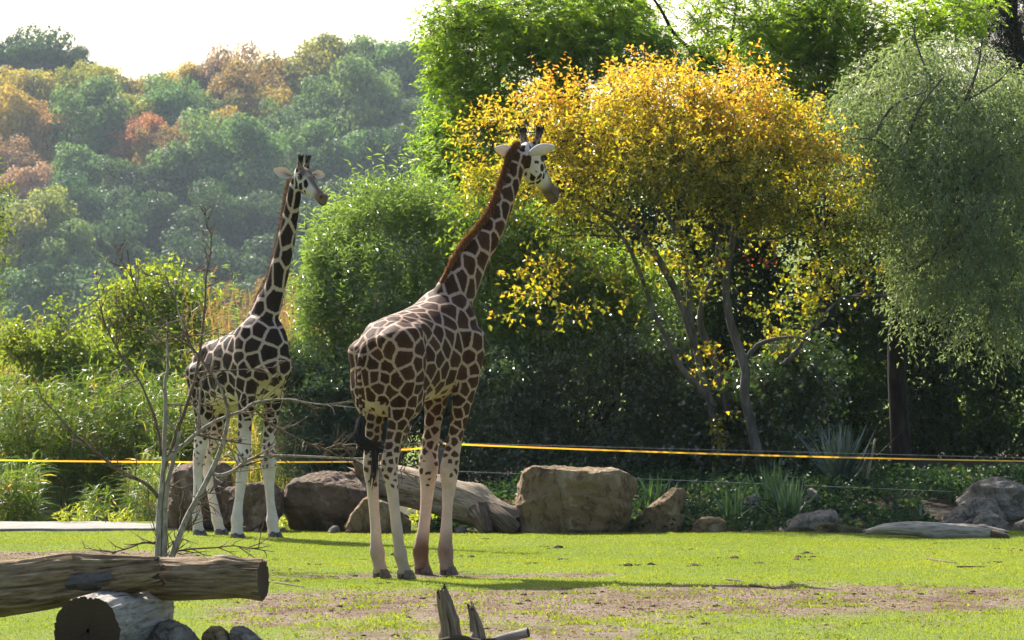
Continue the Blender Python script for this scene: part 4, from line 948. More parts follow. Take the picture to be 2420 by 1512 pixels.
def in_blobs(blobs, n, shell=.0, hollow=0.0, wp=.8):
    """random points in a union of ellipsoids [(centre, radii)], biased to the outer shell"""
    vol = np.array([r[0] * r[1] * r[2] for c, r in blobs]) ** wp; pick = R.choice(len(blobs), n, p=vol / vol.sum())
    C = np.array([c for c, r in blobs])[pick]; RR = np.array([r for c, r in blobs])[pick]
    u = rand_dirs(n); rad = (hollow + (1 - hollow) * R.random(n)) ** (1 / 3.0 if shell == 0 else shell)
    return C + u * RR * rad[:, None], u, rad, pick

def twig_leaves(p0, dirs, length, nleaf, L, W, rnd, droop=.3, spread=.9, jitter=.02, ends=False):
    """leaves set alternately along short twigs"""
    n = len(p0); t = (np.arange(nleaf) + .5) / nleaf
    length = np.broadcast_to(length, (n,))
    pos = p0[:, None] + dirs[:, None] * (t[None, :, None] * length[:, None, None])
    pos[..., 2] -= droop * (t[None] ** 2) * length[:, None]
    ax = rand_dirs(n); s1 = nrm(np.cross(dirs, ax)); s2 = np.cross(dirs, s1)
    ang = (np.arange(nleaf) * 2.4)[None, :, None] + R.uniform(0, 6, (n, 1, 1))
    out = np.cos(ang) * s1[:, None] + np.sin(ang) * s2[:, None]
    ld = nrm(dirs[:, None] * (1 - spread * .5) + out * spread + R.normal(0, .2, (n, nleaf, 3)) - np.array([0, 0, droop * .6]))
    pos = pos + R.normal(0, jitter, pos.shape)
    k = n * nleaf
    return leaf_faces(pos.reshape(k, 3), ld.reshape(k, 3), L * R.uniform(.6, 1.25, k), W * R.uniform(.7, 1.2, k), np.repeat(rnd, nleaf) + R.normal(0, .13, k))

def twig_tubes(p0, dirs, length, droop, r0, acc):
    length = np.broadcast_to(length, (len(p0),))
    for a, d_, l_ in zip(p0, dirs, length):
        e = a + d_ * l_; e[2] -= droop * l_; mdl = a + d_ * l_ * .5; mdl[2] -= droop * .25 * l_
        V, Fq = tube([a, mdl, e], [r0, r0 * .8, r0 * .4], 3, None, False); acc.add(V, Fq)

def limbs_to(targets, start, r0, r1, acc, wob=.12, via=None, seg=6):
    for t in targets:
        t = np.asarray(t, float); s_ = np.asarray(start, float)
        L = np.linalg.norm(t - s_); m1 = s_ * .6 + t * .4 + R.normal(0, wob * L, 3) * .5 + np.array([0, 0, .10 * L]); m2 = s_ * .25 + t * .75 + R.normal(0, wob * L, 3) * .4 + np.array([0, 0, .06 * L])
        V, Fq = tube([s_, m1, m2, t], [r0, r0 * .7 + r1 * .3, r0 * .35 + r1 * .65, r1], seg, .2); acc.add(V, Fq)

M_bark_grey = bark_mat('grey_bark_limbs', (.05, .044, .038), (.13, .115, .10), (.26, .24, .21), 9)
M_bark_dark = bark_mat('dark_bark_limbs', (.010, .008, .006), (.028, .023, .018), (.06, .05, .04), 9)
M_bark_brown = bark_mat('brown_twigs', (.02, .014, .009), (.06, .042, .028), (.12, .085, .06), 9)

def noise_keep(p, scale, thr, seed): return vnoise(p, scale, 3, seed) > thr

def tree_obj(name, label, cat, base, leaves, leafmat, woods, group=None, wood_name='trunk'):
    """leaves: list of (V,F,A); woods: list of (name, Acc, mat)"""
    root = thing(name, label, cat, base, group)
    for nm, acc, mt in woods:
        if not len(acc): continue
        if nm in ('trunk', 'limb', 'stem'):          # every trunk, limb and stem a part of its own
            off = 0
            for V, Fq in zip(acc.V, acc.F): part(nm, V, Fq - off, mt, root); off += len(V)
        else: V, Fq, _ = acc.get(); part(nm, V, Fq, mt, root, kind='stuff')
    acc = Acc()
    for V, Fq, A in leaves: acc.add(V, Fq, A)
    V, Fq, A = acc.get()
    part('crown' if cat == 'tree' else 'foliage', V, Fq, leafmat, root, False, {'rnd': A}, kind='stuff')
    return root

# ------------------------------------------------------------------ wooded hillside
M_hill = leaf_mat('hillside_leaf', [(0, (.6, .6, .6)), (.5, (1.1, 1.1, 1.1)), (1, (1.7, 1.65, 1.3))], .42, .03, .5, 1.5, objcol=True)
def hill_crown(seed, n=13000, rx=1.0):
    r = np.random.default_rng(seed); blobs = []
    for k_ in range(46):
        u = nrm(r.normal(0, 1, 3)); u[2] = u[2] * .9 + .15
        s = r.uniform(.55, .9)
        blobs.append((u * np.array([.78 * rx, .78 * rx, .85]) * s, np.array([1, 1, .8]) * r.uniform(.12, .34)))
    blobs.append((np.zeros(3), np.array([.6 * rx, .6 * rx, .62])))
    p, u, rad, _ = in_blobs(blobs, n, .28)
    dr = nrm(np.cross(u, rand_dirs(n)) + R.normal(0, .25, (n, 3)))
    V, Ft, A = leaf_faces(p, dr, R.uniform(.035, .085, n), R.uniform(.03, .06, n), R.normal(.5 + .18 * vnoise(p, 3, 2, seed), .16), u + R.normal(0, .35, (n, 3)), .1)
    return mesh_np('crown', V, Ft, False, {'rnd': A})
hill_meshes = [hill_crown(101), hill_crown(102, rx=.85), hill_crown(103, rx=1.15), hill_crown(104, 13000, .95), hill_crown(105, 14000, 1.05)]
acc = Acc(); V, Fq = tube([(0, 0, -1.5), (.02, 0, -.8), (0, .03, -.2), (.0, 0, .3)], [.055, .045, .035, .015], 8); acc.add(V, Fq)
for a_ in range(7):
    V, Fq = tube([(0, 0, -.7 + a_ * .12), (.25 * math.cos(a_ * 2.3), .25 * math.sin(a_ * 2.3), -.4 + a_ * .12), (.5 * math.cos(a_ * 2.3), .5 * math.sin(a_ * 2.3), -.1 + a_ * .11)], [.022, .016, .006], 5); acc.add(V, Fq)
tV, tF, _ = acc.get(); hill_trunk = mesh_np('trunk', tV, tF, True); hill_trunk.materials.append(M_bark_dark)
for me in hill_meshes: me.materials.append(M_hill)
HC = {'g': (.050, .095, .036), 'dg': (.034, .070, .034), 'yg': (.12, .135, .028), 'y': (.20, .155, .03), 'o': (.155, .10, .038), 'r': (.155, .075, .045), 'p': (.14, .095, .075), 'lg': (.075, .125, .045), 'br': (.11, .075, .05)}
HLAB = {'g': ('mid green tree in the wood on the far hillside', 'mid green trees of the hillside wood'), 'dg': ('dark green tree in the wood on the far hillside', 'dark green trees of the hillside wood'),
        'yg': ('yellow-green tree in the wood on the far hillside', 'yellow-green trees of the hillside wood'), 'y': ('golden yellow tree in the wood on the far hillside', 'golden trees of the hillside wood'),
        'o': ('orange autumn tree in the wood on the far hillside', 'orange trees of the hillside wood'), 'r': ('red autumn tree in the wood on the far hillside', 'red trees of the hillside wood'),
        'p': ('dusky pink tree in the wood on the far hillside', 'pinkish trees of the hillside wood'), 'lg': ('light green tree in the wood on the far hillside', 'light green trees of the hillside wood'),
        'br': ('dull brown tree in the wood on the far hillside', 'brown trees of the hillside wood')}
# (x, y of crown centre in the overview, half width px, distance, colour)
hill = [(95, 190, 105, 545, 'dg'), (170, 175, 60, 548, 'dg'), (20, 185, 80, 546, 'dg'), (50, 255, 95, 528, 'y'), (140, 265, 80, 526, 'yg'), (-60, 300, 100, 524, 'g'), (225, 250, 75, 532, 'yg'), (290, 255, 75, 530, 'y'),
        (360, 255, 75, 534, 'yg'), (430, 240, 60, 536, 'y'), (480, 232, 65, 536, 'br'), (545, 225, 80, 538, 'p'), (610, 215, 70, 540, 'lg'), (660, 220, 75, 540, 'yg'), (745, 205, 85, 541, 'yg'), (800, 190, 90, 542, 'yg'),
        (880, 200, 95, 540, 'lg'), (960, 215, 90, 538, 'g'), (1040, 230, 100, 540, 'g'), (590, 270, 90, 524, 'o'), (640, 290, 80, 520, 'y'), (500, 300, 80, 520, 'lg'), (400, 310, 85, 516, 'g'), (310, 320, 90, 514, 'yg'),
        (30, 340, 100, 508, 'y'), (120, 350, 70, 506, 'o'), (200, 340, 115, 504, 'g'), (200, 440, 110, 490, 'g'), (340, 350, 60, 500, 'r'), (380, 380, 60, 496, 'o'), (450, 330, 60, 506, 'p'), (540, 330, 70, 510, 'y'),
        (700, 330, 90, 510, 'g'), (780, 300, 95, 514, 'g'), (870, 310, 105, 510, 'lg'), (960, 320, 95, 508, 'g'), (500, 410, 100, 484, 'lg'), (600, 440, 105, 480, 'g'), (420, 450, 95, 482, 'g'), (320, 480, 85, 480, 'dg'),
        (720, 430, 105, 486, 'g'), (830, 430, 105, 488, 'g'), (930, 430, 100, 488, 'dg'), (1030, 400, 110, 490, 'dg'), (20, 420, 80, 486, 'br'), (60, 490, 80, 478, 'p'), (-30, 560, 90, 470, 'g'),
        (180, 550, 105, 470, 'dg'), (290, 590, 105, 466, 'dg'), (400, 570, 110, 466, 'dg'), (510, 560, 110, 464, 'dg'), (620, 580, 110, 466, 'dg'), (730, 560, 110, 468, 'dg'), (840, 560, 110, 468, 'dg'), (950, 560, 110, 468, 'dg'), (1060, 540, 110, 470, 'dg'),
        (240, 690, 115, 452, 'dg'), (350, 710, 115, 450, 'dg'), (470, 700, 115, 450, 'dg'), (590, 700, 115, 450, 'dg'), (710, 690, 115, 452, 'dg'), (830, 690, 115, 452, 'dg'), (950, 690, 115, 452, 'dg'),
        (90, 560, 105, 440, 'yg'), (30, 640, 110, 438, 'yg'), (150, 650, 100, 436, 'lg'), (60, 745, 120, 432, 'g'), (190, 760, 115, 432, 'g'), (310, 790, 110, 434, 'dg'), (430, 790, 110, 434, 'dg'), (550, 790, 110, 434, 'dg'), (-60, 700, 110, 436, 'dg')]
for i, (a, b, hw, d_, cname) in enumerate(hill):
    d_ = d_ * 2.0
    c = Q(a, b, d_); s = hw * K / F * d_ * R.uniform(1.2, 1.6)
    gz_ = float(ground_z(c[0], c[1])); base = (c[0], c[1], gz_)
    lab, grp = HLAB[cname]
    root = thing('hillside_tree', lab, 'tree', base, grp)
    o1 = link('crown', hill_meshes[(i * 3 + i // 5) % 5], None, root); o1['kind'] = 'stuff'
    o1.location = (0, 0, c[2] - gz_); o1.scale = (s * R.uniform(.9, 1.1), s, s * R.uniform(.9, 1.25)); o1.rotation_euler = (0, 0, R.uniform(0, 6.28))
    v = R.uniform(.85, 1.15) * (1.5 if cname != 'dg' else 1.0); cc = HC[cname]; o1.color = (cc[0] * v * R.uniform(.9, 1.1), cc[1] * v, cc[2] * v * R.uniform(.85, 1.15), 1)  # sky-lit haze put into leaf colour: upper trees brightened, lower dark-green rows left dark
    o2 = link('trunk', hill_trunk, None, root); o2.location = (0, 0, c[2] - gz_); o2.scale = (s, s, max(s, (c[2] - gz_) / 1.45))
# the red-tipped tree at the foot of the hill gets its own look
root = bpy.data.objects.get('hillside_tree')

# ------------------------------------------------------------------ yellow-orange tree
def ycrown():
    d_ = 70.0; B = lambda x, y, dd, rx, ry, rz: (Q(x, y, d_ + dd), np.array([rx, ry, rz]))
    blobs = [B(1540, 260, 0, .75, 1.2, .60), B(1720, 265, .3, .72, 1.2, .56), B(1630, 280, .2, .7, 1, .5), B(1400, 290, -.2, .90, 1.2, .62), B(1270, 320, 0, .75, 1.0, .50), B(1850, 350, .2, .75, 1.2, .58), B(1930, 430, .3, .55, 1.0, .5),
             B(1580, 390, -.6, 1.2, 1.4, .62), B(1760, 410, -.4, 1.05, 1.3, .62), B(1420, 420, -.4, 1.0, 1.2, .55), B(1250, 430, .2, .8, 1.0, .42), B(1525, 130, .1, .09, .2, .26), B(1745, 165, .2, .18, .3, .26), B(1625, 160, .2, .07, .15, .26), B(1430, 175, .2, .25, .3, .22), B(1320, 215, .2, .25, .3, .2),
             B(1880, 270, .2, .2, .3, .2), B(1900, 520, .4, .65, 1.0, .4), B(1640, 510, -.3, 1.0, 1.1, .4), B(1360, 540, .2, .7, .8, .36), B(1170, 330, .2, .42, .6, .33), B(1150, 300, .1, .3, .4, .15), B(1150, 470, .3, .35, .5, .22), B(1990, 570, .5, .4, .7, .35), B(1180, 400, .2, .4, .6, .3)]
    p, u, rad, pk = in_blobs(blobs, 7600, .40)
    k_ = noise_keep(p, 2.0, .0, 21); p, u, rad = p[k_], u[k_], rad[k_]
    ztop = Q(0, 100, d_)[2]; zbot = Q(0, 600, d_)[2]
    h = (p[:, 2] - zbot) / (ztop - zbot)
    dirs = nrm(u * np.array([1, 1, .6]) + np.array([0, 0, .35]) + R.normal(0, .35, p.shape))
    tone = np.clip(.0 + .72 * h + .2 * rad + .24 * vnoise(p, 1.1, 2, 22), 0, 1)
    return blobs, p, dirs, tone
blobs, p, dirs, tone = ycrown()
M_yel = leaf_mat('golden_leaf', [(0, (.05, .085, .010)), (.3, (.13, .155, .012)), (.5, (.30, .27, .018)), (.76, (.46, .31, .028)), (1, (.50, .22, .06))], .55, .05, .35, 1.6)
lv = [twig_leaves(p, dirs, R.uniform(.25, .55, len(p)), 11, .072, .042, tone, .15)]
wood = Acc(); limb = Acc(); tw = Acc()
TR = lambda pts, r, acc=wood, dd=0: acc.add(*tube([Q(a, b, 70 + dd + e) for a, b, e in pts], r, 9, .15))
TR([(1790, 1075, 0), (1782, 1040, 0), (1770, 985, 0), (1758, 930, -.05), (1762, 880, -.05), (1748, 830, 0), (1728, 770, 0), (1716, 700, .05), (1718, 640, .1), (1732, 560, .1), (1740, 470, .1), (1730, 380, .1)], [.085, .08, .075, .07, .068, .064, .06, .055, .05, .045, .035, .02])
TR([(1700, 1080, .3), (1688, 1010, .3), (1672, 930, .3), (1655, 870, .3), (1640, 800, .3), (1630, 740, .2), (1625, 660, .2), (1600, 560, .1), (1560, 480, 0), (1500, 400, 0)], [.06, .058, .055, .05, .048, .045, .04, .035, .028, .015])
TR([(1722, 985, .5), (1700, 890, .5), (1680, 830, .5), (1655, 770, .4), (1660, 710, .4), (1690, 640, .3), (1700, 540, .2), (1720, 430, .1)], [.06, .06, .055, .048, .04, .035, .028, .018])
TR([(1690, 960, .2), (1650, 910, .2), (1610, 870, .2), (1580, 810, .2), (1545, 740, .1), (1510, 640, 0), (1470, 560, -.1), (1400, 500, -.2), (1330, 470, -.2)], [.045, .042, .04, .036, .034, .03, .026, .02, .012])
TR([(1640, 820, .3), (1610, 720, .2), (1560, 620, .1), (1500, 540, 0), (1430, 500, 0), (1330, 450, 0), (1240, 440, 0)], [.05, .055, .052, .046, .036, .024, .012])
for pts, r in ([[(1762, 850, 0), (1790, 815, -.1), (1840, 800, -.2), (1890, 798, -.2), (1930, 815, -.2)], [.04, .034, .028, .02, .012]],
               [[(1850, 860, .1), (1890, 820, .1), (1905, 790, .1), (1950, 740, .1), (1990, 700, .1)], [.03, .028, .024, .018, .01]],
               [[(1732, 560, .1), (1780, 500, .1), (1850, 450, .2), (1920, 420, .2)], [.03, .026, .02, .01]], [[(1740, 470, .1), (1800, 400, 0), (1860, 330, 0)], [.024, .018, .01]],
               [[(1600, 560, .1), (1620, 440, 0), (1640, 330, 0), (1640, 200, 0)], [.026, .022, .016, .008]], [[(1560, 480, 0), (1540, 360, -.1), (1530, 220, 0), (1522, 110, 0)], [.022, .017, .012, .006]],
               [[(1700, 540, .2), (1640, 430, .2), (1560, 330, .2), (1460, 260, .2)], [.022, .018, .014, .008]], [[(1720, 430, .1), (1730, 300, .1), (1750, 160, .1)], [.02, .014, .006]],
               [[(1430, 500, 0), (1380, 380, 0), (1300, 320, 0), (1180, 310, 0)], [.022, .018, .012, .006]], [[(1990, 700, .1), (2060, 700, .1), (2110, 695, .1)], [.018, .014, .01]],
               [[(1900, 500, .2), (1850, 560, .1), (1730, 560, .1)], [.012, .018, .024]], [[(1470, 560, 0), (1380, 555, 0), (1290, 560, 0)], [.018, .013, .006]]):
    TR(pts, r, limb)
sel = R.choice(len(p), 900, False); twig_tubes(p[sel] - dirs[sel] * .25, dirs[sel], .6, .1, .006, tw)
# lower sprays of half-turned leaves and a few red ones
def spray(cx_, cy_, sx, sy, n, d_, tone_m, sd=.12, L=.085, W=.06, nl=6):
    q_ = np.array([Q(cx_ + R.normal(0, sx), cy_ + R.normal(0, sy), d_ + R.normal(0, .35)) for _ in range(n)])
    return twig_leaves(q_, nrm(R.normal(0, .6, (n, 3)) + np.array([.2, -.2, -.1])), .3, nl, L, W, np.full(n, tone_m) + R.normal(0, sd, n), .25)
lv += [spray(1960, 640, 45, 40, 60, 70.2, .30), spray(1880, 700, 40, 40, 45, 70.1, .28), spray(1830, 760, 40, 30, 30, 70, .22), spray(1660, 850, 12, 22, 16, 70, .5), spray(1290, 640, 40, 25, 30, 69.8, .48),
       spray(1240, 690, 35, 25, 30, 69.6, .42), spray(1350, 730, 20, 20, 12, 69.5, .4), spray(1690, 1010, 18, 50, 18, 70, .33), spray(1640, 620, 60, 50, 60, 69.8, .33), spray(1500, 620, 80, 40, 60, 69.8, .30), spray(2000, 560, 40, 40, 40, 70.3, .3)]
ytree = tree_obj('golden_tree', 'broad golden-orange autumn tree with slender forked grey trunks', 'tree', Q(1780, 1090, 70), lv, M_yel, [('trunk', wood, M_bark_grey), ('limb', limb, M_bark_grey), ('twigs', tw, M_bark_brown)])
M_red = leaf_mat('red_leaf', [(0, (.25, .02, .02)), (1, (.45, .09, .04))], .5, .05, .3, 1.3)
V, Ft, A = spray(1790, 590, 28, 28, 9, 69.4, .5, .3, .07, .05, 4); rr = part('red_leaves', V, Ft, M_red, ytree, False, {'rnd': A}, kind='stuff')

# ------------------------------------------------------------------ locust tree (feathered bright green)
def locust():
    d_ = 80.0; B = lambda x, y, dd, rx, ry, rz: (Q(x, y, d_ + dd), np.array([rx, ry, rz]))
    blobs = [B(1070, 60, 0, .5, .8, .5), B(1120, 130, 0, .65, .9, .45), B(1060, 160, 0, .35, .6, .3), B(1110, 215, .2, .65, .9, .38), B(1190, 40, .3, .8, 1, .55), B(1300, 60, .5, .9, 1, .6), B(1230, 150, 0, .8, 1, .5), B(1160, 260, -.2, .75, .9, .45), B(1090, 310, -.4, .6, .8, .4), B(1250, 240, 0, .7, .8, .4),
             B(1450, 20, .6, 1.0, 1.0, .55), B(1370, 130, 0, .8, 1, .5), B(1560, 50, .8, 1.0, 1, .55), B(1700, 40, .9, 1.0, 1.0, .6), B(1810, 110, .8, .9, .9, .6), B(1900, 30, .8, 1.0, .9, .6), B(2040, 60, .9, 1.0, .9, .6), B(1890, 190, .6, .7, .8, .6), B(1820, 230, .6, .6, .8, .5),
             B(2170, 70, 1, .9, .9, .55), B(2060, 170, .6, .8, .8, .5), B(2240, 20, 1.2, .7, .8, .45), B(1480, 120, .3, .7, .8, .4), B(1600, 100, .5, .6, .8, .4), B(1650, 150, .5, .5, .6, .35), B(1080, 390, -1, .6, .8, .45), B(1170, 400, -1, .6, .7, .4), B(1060, 460, -1, .55, .7, .4), B(1130, 500, -1, .6, .7, .4), B(1040, 380, -.8, .35, .5, .35)]
    p, u, rad, pk = in_blobs([(c_, r_ * np.array([1.15, 1.5, 1.15])) for c_, r_ in blobs], 5000, .45, wp=1.0)
    k_ = noise_keep(p, 1.3, -.08, 41); p, u = p[k_], u[k_]
    dirs = nrm(u * np.array([1, 1, .4]) + R.normal(0, .5, p.shape) + np.array([0, 0, .05]))
    # pinnate leaves: each twig carries several drooping feathers of paired leaflets
    n = len(p); per = 3; q_ = np.repeat(p, per, 0) + R.normal(0, .10, (n * per, 3)); dd = nrm(np.repeat(dirs, per, 0) + R.normal(0, .7, (n * per, 3)))
    m_ = len(q_); nl = 8; t = (np.arange(nl) + .6) / nl; Lr = R.uniform(.18, .30, m_)
    pos = q_[:, None] + dd[:, None] * (t[None, :, None] * Lr[:, None, None]); pos[..., 2] -= .45 * t[None] ** 2 * Lr[:, None]
    sd = nrm(np.cross(dd, np.array([0, 0, 1.0]) + R.normal(0, .3, (m_, 3))))
    tone = np.clip(.5 + .25 * vnoise(q_, .8, 2, 43) + R.normal(0, .12, m_), 0, 1); LV = []
    for s in (-1, 1):
        ld = nrm(sd[:, None] * s + dd[:, None] * .35 + R.normal(0, .12, pos.shape) - np.array([0, 0, .25])); k2 = m_ * nl
        LV.append(leaf_faces(pos.reshape(k2, 3), ld.reshape(k2, 3), R.uniform(.055, .085, k2), R.uniform(.026, .038, k2), np.repeat(tone, nl), None, .1))
    return blobs, p, dirs, LV
blobs, p, dirs, LV = locust()
M_loc = leaf_mat('locust_leaf', [(0, (.04, .085, .012)), (.4, (.10, .19, .016)), (.75, (.19, .28, .02)), (1, (.30, .32, .03))], .6, .04, .35, 1.9)
wood = Acc(); limb = Acc(); tw = Acc()
for pts, r in ([[(1960, 1150, 1), (1955, 800, 1), (1960, 500, 1), (1950, 250, 1), (1985, 50, 1), (2000, -120, 1)], [.16, .14, .11, .075, .05, .03]], [[(1955, 620, 1), (1850, 430, .8), (1740, 260, .7), (1690, 160, .6), (1600, 90, .6), (1560, 20, .6), (1500, -60, .6)], [.09, .07, .05, .04, .03, .022, .015]]):
    wood.add(*tube([Q(a, b, 80 + e) for a, b, e in pts], r, 10, .25))
for pts, r in ([[(1690, 160, .6), (1560, 170, .5), (1480, 150, .4), (1330, 90, .3), (1180, 90, 0), (1060, 70, 0)], [.03, .028, .025, .02, .014, .006]], [[(1480, 150, .4), (1330, 190, .2), (1220, 230, 0), (1120, 220, 0)], [.035, .025, .016, .008]],
               [[(1940, 250, 1), (2060, 170, .8), (2180, 90, .8), (2260, 20, 1)], [.07, .05, .03, .015]], [[(1960, 330, 1), (2040, 240, .7), (2120, 200, .6)], [.06, .035, .015]], [[(1330, 90, .3), (1250, 40, .3), (1180, 10, .3)], [.025, .016, .008]],
               [[(1700, 300, .7), (1720, 150, .8), (1740, 10, .8)], [.05, .035, .02]], [[(1960, 400, 1), (1880, 300, .7), (1800, 240, .6)], [.06, .03, .012]]):
    limb.add(*tube([Q(a, b, 80 + e) for a, b, e in pts], r, 7, .2))
sel = R.choice(len(p), 800, False); twig_tubes(p[sel] - dirs[sel] * .4, dirs[sel], .8, .05, .007, tw)
tree_obj('locust_tree', 'tall bright green locust tree with feathered leaves rising behind the golden tree', 'tree', Q(1960, 1160, 81), LV, M_loc, [('trunk', wood, M_bark_dark), ('limb', limb, M_bark_dark), ('twigs', tw, M_bark_brown)])

# ------------------------------------------------------------------ silvery willow-leaved pear
def pear():
    d_ = 71.5; B = lambda x, y, dd, rx, ry, rz: (Q(x, y, d_ + dd), np.array([rx, ry, rz]))
    blobs = [B(2130, 190, 0, .85, 1.0, .55), B(2260, 180, 0, .9, 1.1, .6), B(2380, 230, .2, .8, 1.1, .6), B(2060, 290, 0, .8, 1.0, .55), B(2180, 310, -.4, 1.0, 1.2, .7), B(2330, 330, -.3, 1.0, 1.2, .8), B(2080, 400, -.2, .75, 1.0, .5), B(2200, 450, -.5, 1.0, 1.2, .7),
             B(2350, 480, -.4, 1.0, 1.2, .8), B(2120, 540, -.3, .65, .9, .5), B(2240, 590, -.5, .9, 1.1, .6), B(2380, 620, -.4, .9, 1.1, .7), B(2190, 680, -.3, .5, .8, .45), B(2320, 730, -.4, .7, .9, .4), B(1960, 270, .2, .35, .6, .35), B(2470, 350, 0, .9, 1.2, .9), B(2480, 600, 0, .8, 1.1, .9), B(2170, 120, 0, .4, .5, .3), B(2150, 760, -.2, .18, .3, .3), B(2310, 800, -.2, .25, .4, .3), B(2400, 730, -.3, .5, .9, .4), B(2250, 680, -.4, .6, .9, .35)]
    p, u, rad, pk = in_blobs(blobs, 7800, .36); k_ = noise_keep(p, 1.4, -.25, 51); p, u = p[k_], u[k_]
    dirs = nrm(u * np.array([1, 1, .2]) + R.normal(0, .35, p.shape) + np.array([0, 0, -.55]))
    return blobs, p, dirs, np.clip(.5 + .3 * vnoise(p, 1.0, 2, 52), 0, 1)
blobs, p, dirs, tone = pear()
M_pear = leaf_mat('silvery_leaf', [(0, (.075, .125, .062)), (.5, (.155, .225, .11)), (1, (.26, .33, .18))], .45, .06, .4, 1.6)
wood = Acc(); limb = Acc(); tw = Acc()
wood.add(*tube([Q(a, b, 72.5) for a, b in ((2135, 1140), (2125, 1000), (2118, 850), (2125, 740), (2170, 600), (2200, 450), (2220, 300), (2230, 200))], [.17, .145, .135, .12, .075, .05, .03, .015], 10, .2))
for pts in ([(2200, 450, .3), (2130, 370, -.6), (2060, 330, -.8), (2000, 330, -.9)], [(2170, 600, .3), (2260, 480, -.5), (2340, 380, -.7), (2419, 360, -.7)], [(2220, 300, 0), (2280, 240, -.6), (2360, 190, -.8), (2400, 140, -.8)], [(2200, 480, 0), (2300, 420, -1), (2390, 340, -1.2), (2440, 310, -1.2)],
            [(2230, 240, 0), (2190, 170, -.5), (2160, 80, -.6), (2170, 40, -.6)], [(2150, 640, 0), (2240, 580, -1), (2330, 500, -1.2), (2420, 520, -1.2)], [(2125, 740, 0), (2070, 690, -.8), (2010, 700, -.9)], [(2280, 240, -.6), (2310, 160, -.6), (2320, 90, -.6)], [(2130, 370, -.6), (2170, 260, -1), (2230, 180, -1)], [(2060, 330, -.8), (2110, 250, -1.1), (2190, 215, -1.2)]):
    limb.add(*tube([Q(a, b, 71.5 + e) for a, b, e in pts], [.028, .020, .013, .006][:len(pts)], 6, .12))
sel = R.choice(len(p), 1000, False); twig_tubes(p[sel] - dirs[sel] * .2, dirs[sel], R.uniform(.5, .9, 1000), .2, .006, tw)
tree_obj('silvery_pear_tree', 'drooping silvery grey-green tree with narrow leaves over the dark thicket', 'tree', Q(2135, 1150, 72.5), [twig_leaves(p, dirs, R.uniform(.25, .5, len(p)), 9, .09, .025, tone, .35, .7)], M_pear,
         [('trunk', wood, M_bark_dark), ('limb', limb, M_bark_grey), ('twigs', tw, M_bark_grey)])

# dark pine behind
d_ = 92.0; blobs = [(Q(a, b, d_), np.array([w_, .9, .28])) for a, b, w_ in ((2400, 20, .9), (2340, 50, .6), (2420, 90, .8), (2370, 130, .6), (2440, 160, .8), (2400, 200, .7), (2450, -40, 1.0), (2460, 250, .9), (2350, -30, .5))]
p, u, rad, _ = in_blobs(blobs, 2600, .5); dr = nrm(u + np.array([0, 0, .4]))
M_pine = leaf_mat('pine_needle', [(0, (.008, .014, .008)), (1, (.03, .045, .02))], .1, .03, .5)
lv = twig_leaves(p, dr, .16, 10, .11, .014, np.full(len(p), .5), 0, 1.0)
wood = Acc(); wood.add(*tube([Q(a, b, d_) for a, b in ((2455, 1100), (2450, 600), (2440, 300), (2415, 130), (2390, 60), (2400, -60))], [.25, .22, .18, .14, .12, .08], 9, .3))
tree_obj('pine_tree', 'dark pine with black boughs against the white sky', 'tree', Q(2455, 1110, d_), [lv], M_pine, [('trunk', wood, M_bark_dark)])

# ------------------------------------------------------------------ willow bush: upright shoots set with narrow leaves
def shoots(bases, tips, nleaf, L, W, tone_f, bend=.18, acc=None, r0=.008, up=.45, seed=0):
    """long curved shoots; leaves along the upper two thirds"""
    lv = []; n = len(bases); t = np.linspace(.22, 1, nleaf)
    mid = bases * .55 + tips * .45 + R.normal(0, bend, (n, 3)) + np.array([0, 0, .12])
    b, m_, e = bases[:, None], mid[:, None], tips[:, None]; tt = t[None, :, None]
    pos = (1 - tt) ** 2 * b + 2 * (1 - tt) * tt * m_ + tt**2 * e; tg = nrm(2 * (1 - tt) * (m_ - b) + 2 * tt * (e - m_))
    a = R.uniform(0, 6.28, (n, nleaf, 1)); ax = nrm(np.cross(tg, rand_dirs(n)[:, None])); bx = np.cross(tg, ax)
    ld = nrm(tg * up + (np.cos(a) * ax + np.sin(a) * bx) * .8 + R.normal(0, .15, pos.shape) - np.array([0, 0, .15]))
    k_ = n * nleaf; tone = np.repeat(tone_f, nleaf) + R.normal(0, .12, k_)
    if acc is not None:
        for i in range(n):
            V, Fq = tube([bases[i], mid[i] * .5 + bases[i] * .25 + tips[i] * .25, tips[i]], [r0, r0 * .7, r0 * .25], 3, None, False); acc.add(V, Fq)
    return leaf_faces(pos.reshape(k_, 3), ld.reshape(k_, 3), L * R.uniform(.6, 1.2, k_), W * R.uniform(.7, 1.2, k_), tone)
d_ = 74.0
def willow_pts(n):
    # envelope top of the bush across the picture
    xs_ = R.uniform(690, 1130, n); top = np.interp(xs_, [680, 720, 770, 830, 900, 960, 1000, 1060, 1130], [560, 440, 450, 400, 380, 400, 370, 420, 500])
    dep = R.uniform(-1.0, 1.6, n); y_ = top + np.abs(R.normal(0, 1, n)) * 190 + 10
    tips = np.array([Q(a, min(b, 1010), d_ + e) for a, b, e in zip(xs_, y_, dep)])
    bx_ = 905 + (xs_ - 905) * .72; bases = np.array([Q(a, min(max(b + 210, 700), 1120), d_ + e * .8) for a, b, e in zip(bx_, y_, dep)])
    return bases, tips
M_wil = leaf_mat('willow_leaf', [(0, (.045, .085, .022)), (.45, (.11, .19, .042)), (.8, (.17, .26, .06)), (1, (.25, .30, .08))], .55, .10, .36, 1.7)
acc = Acc()
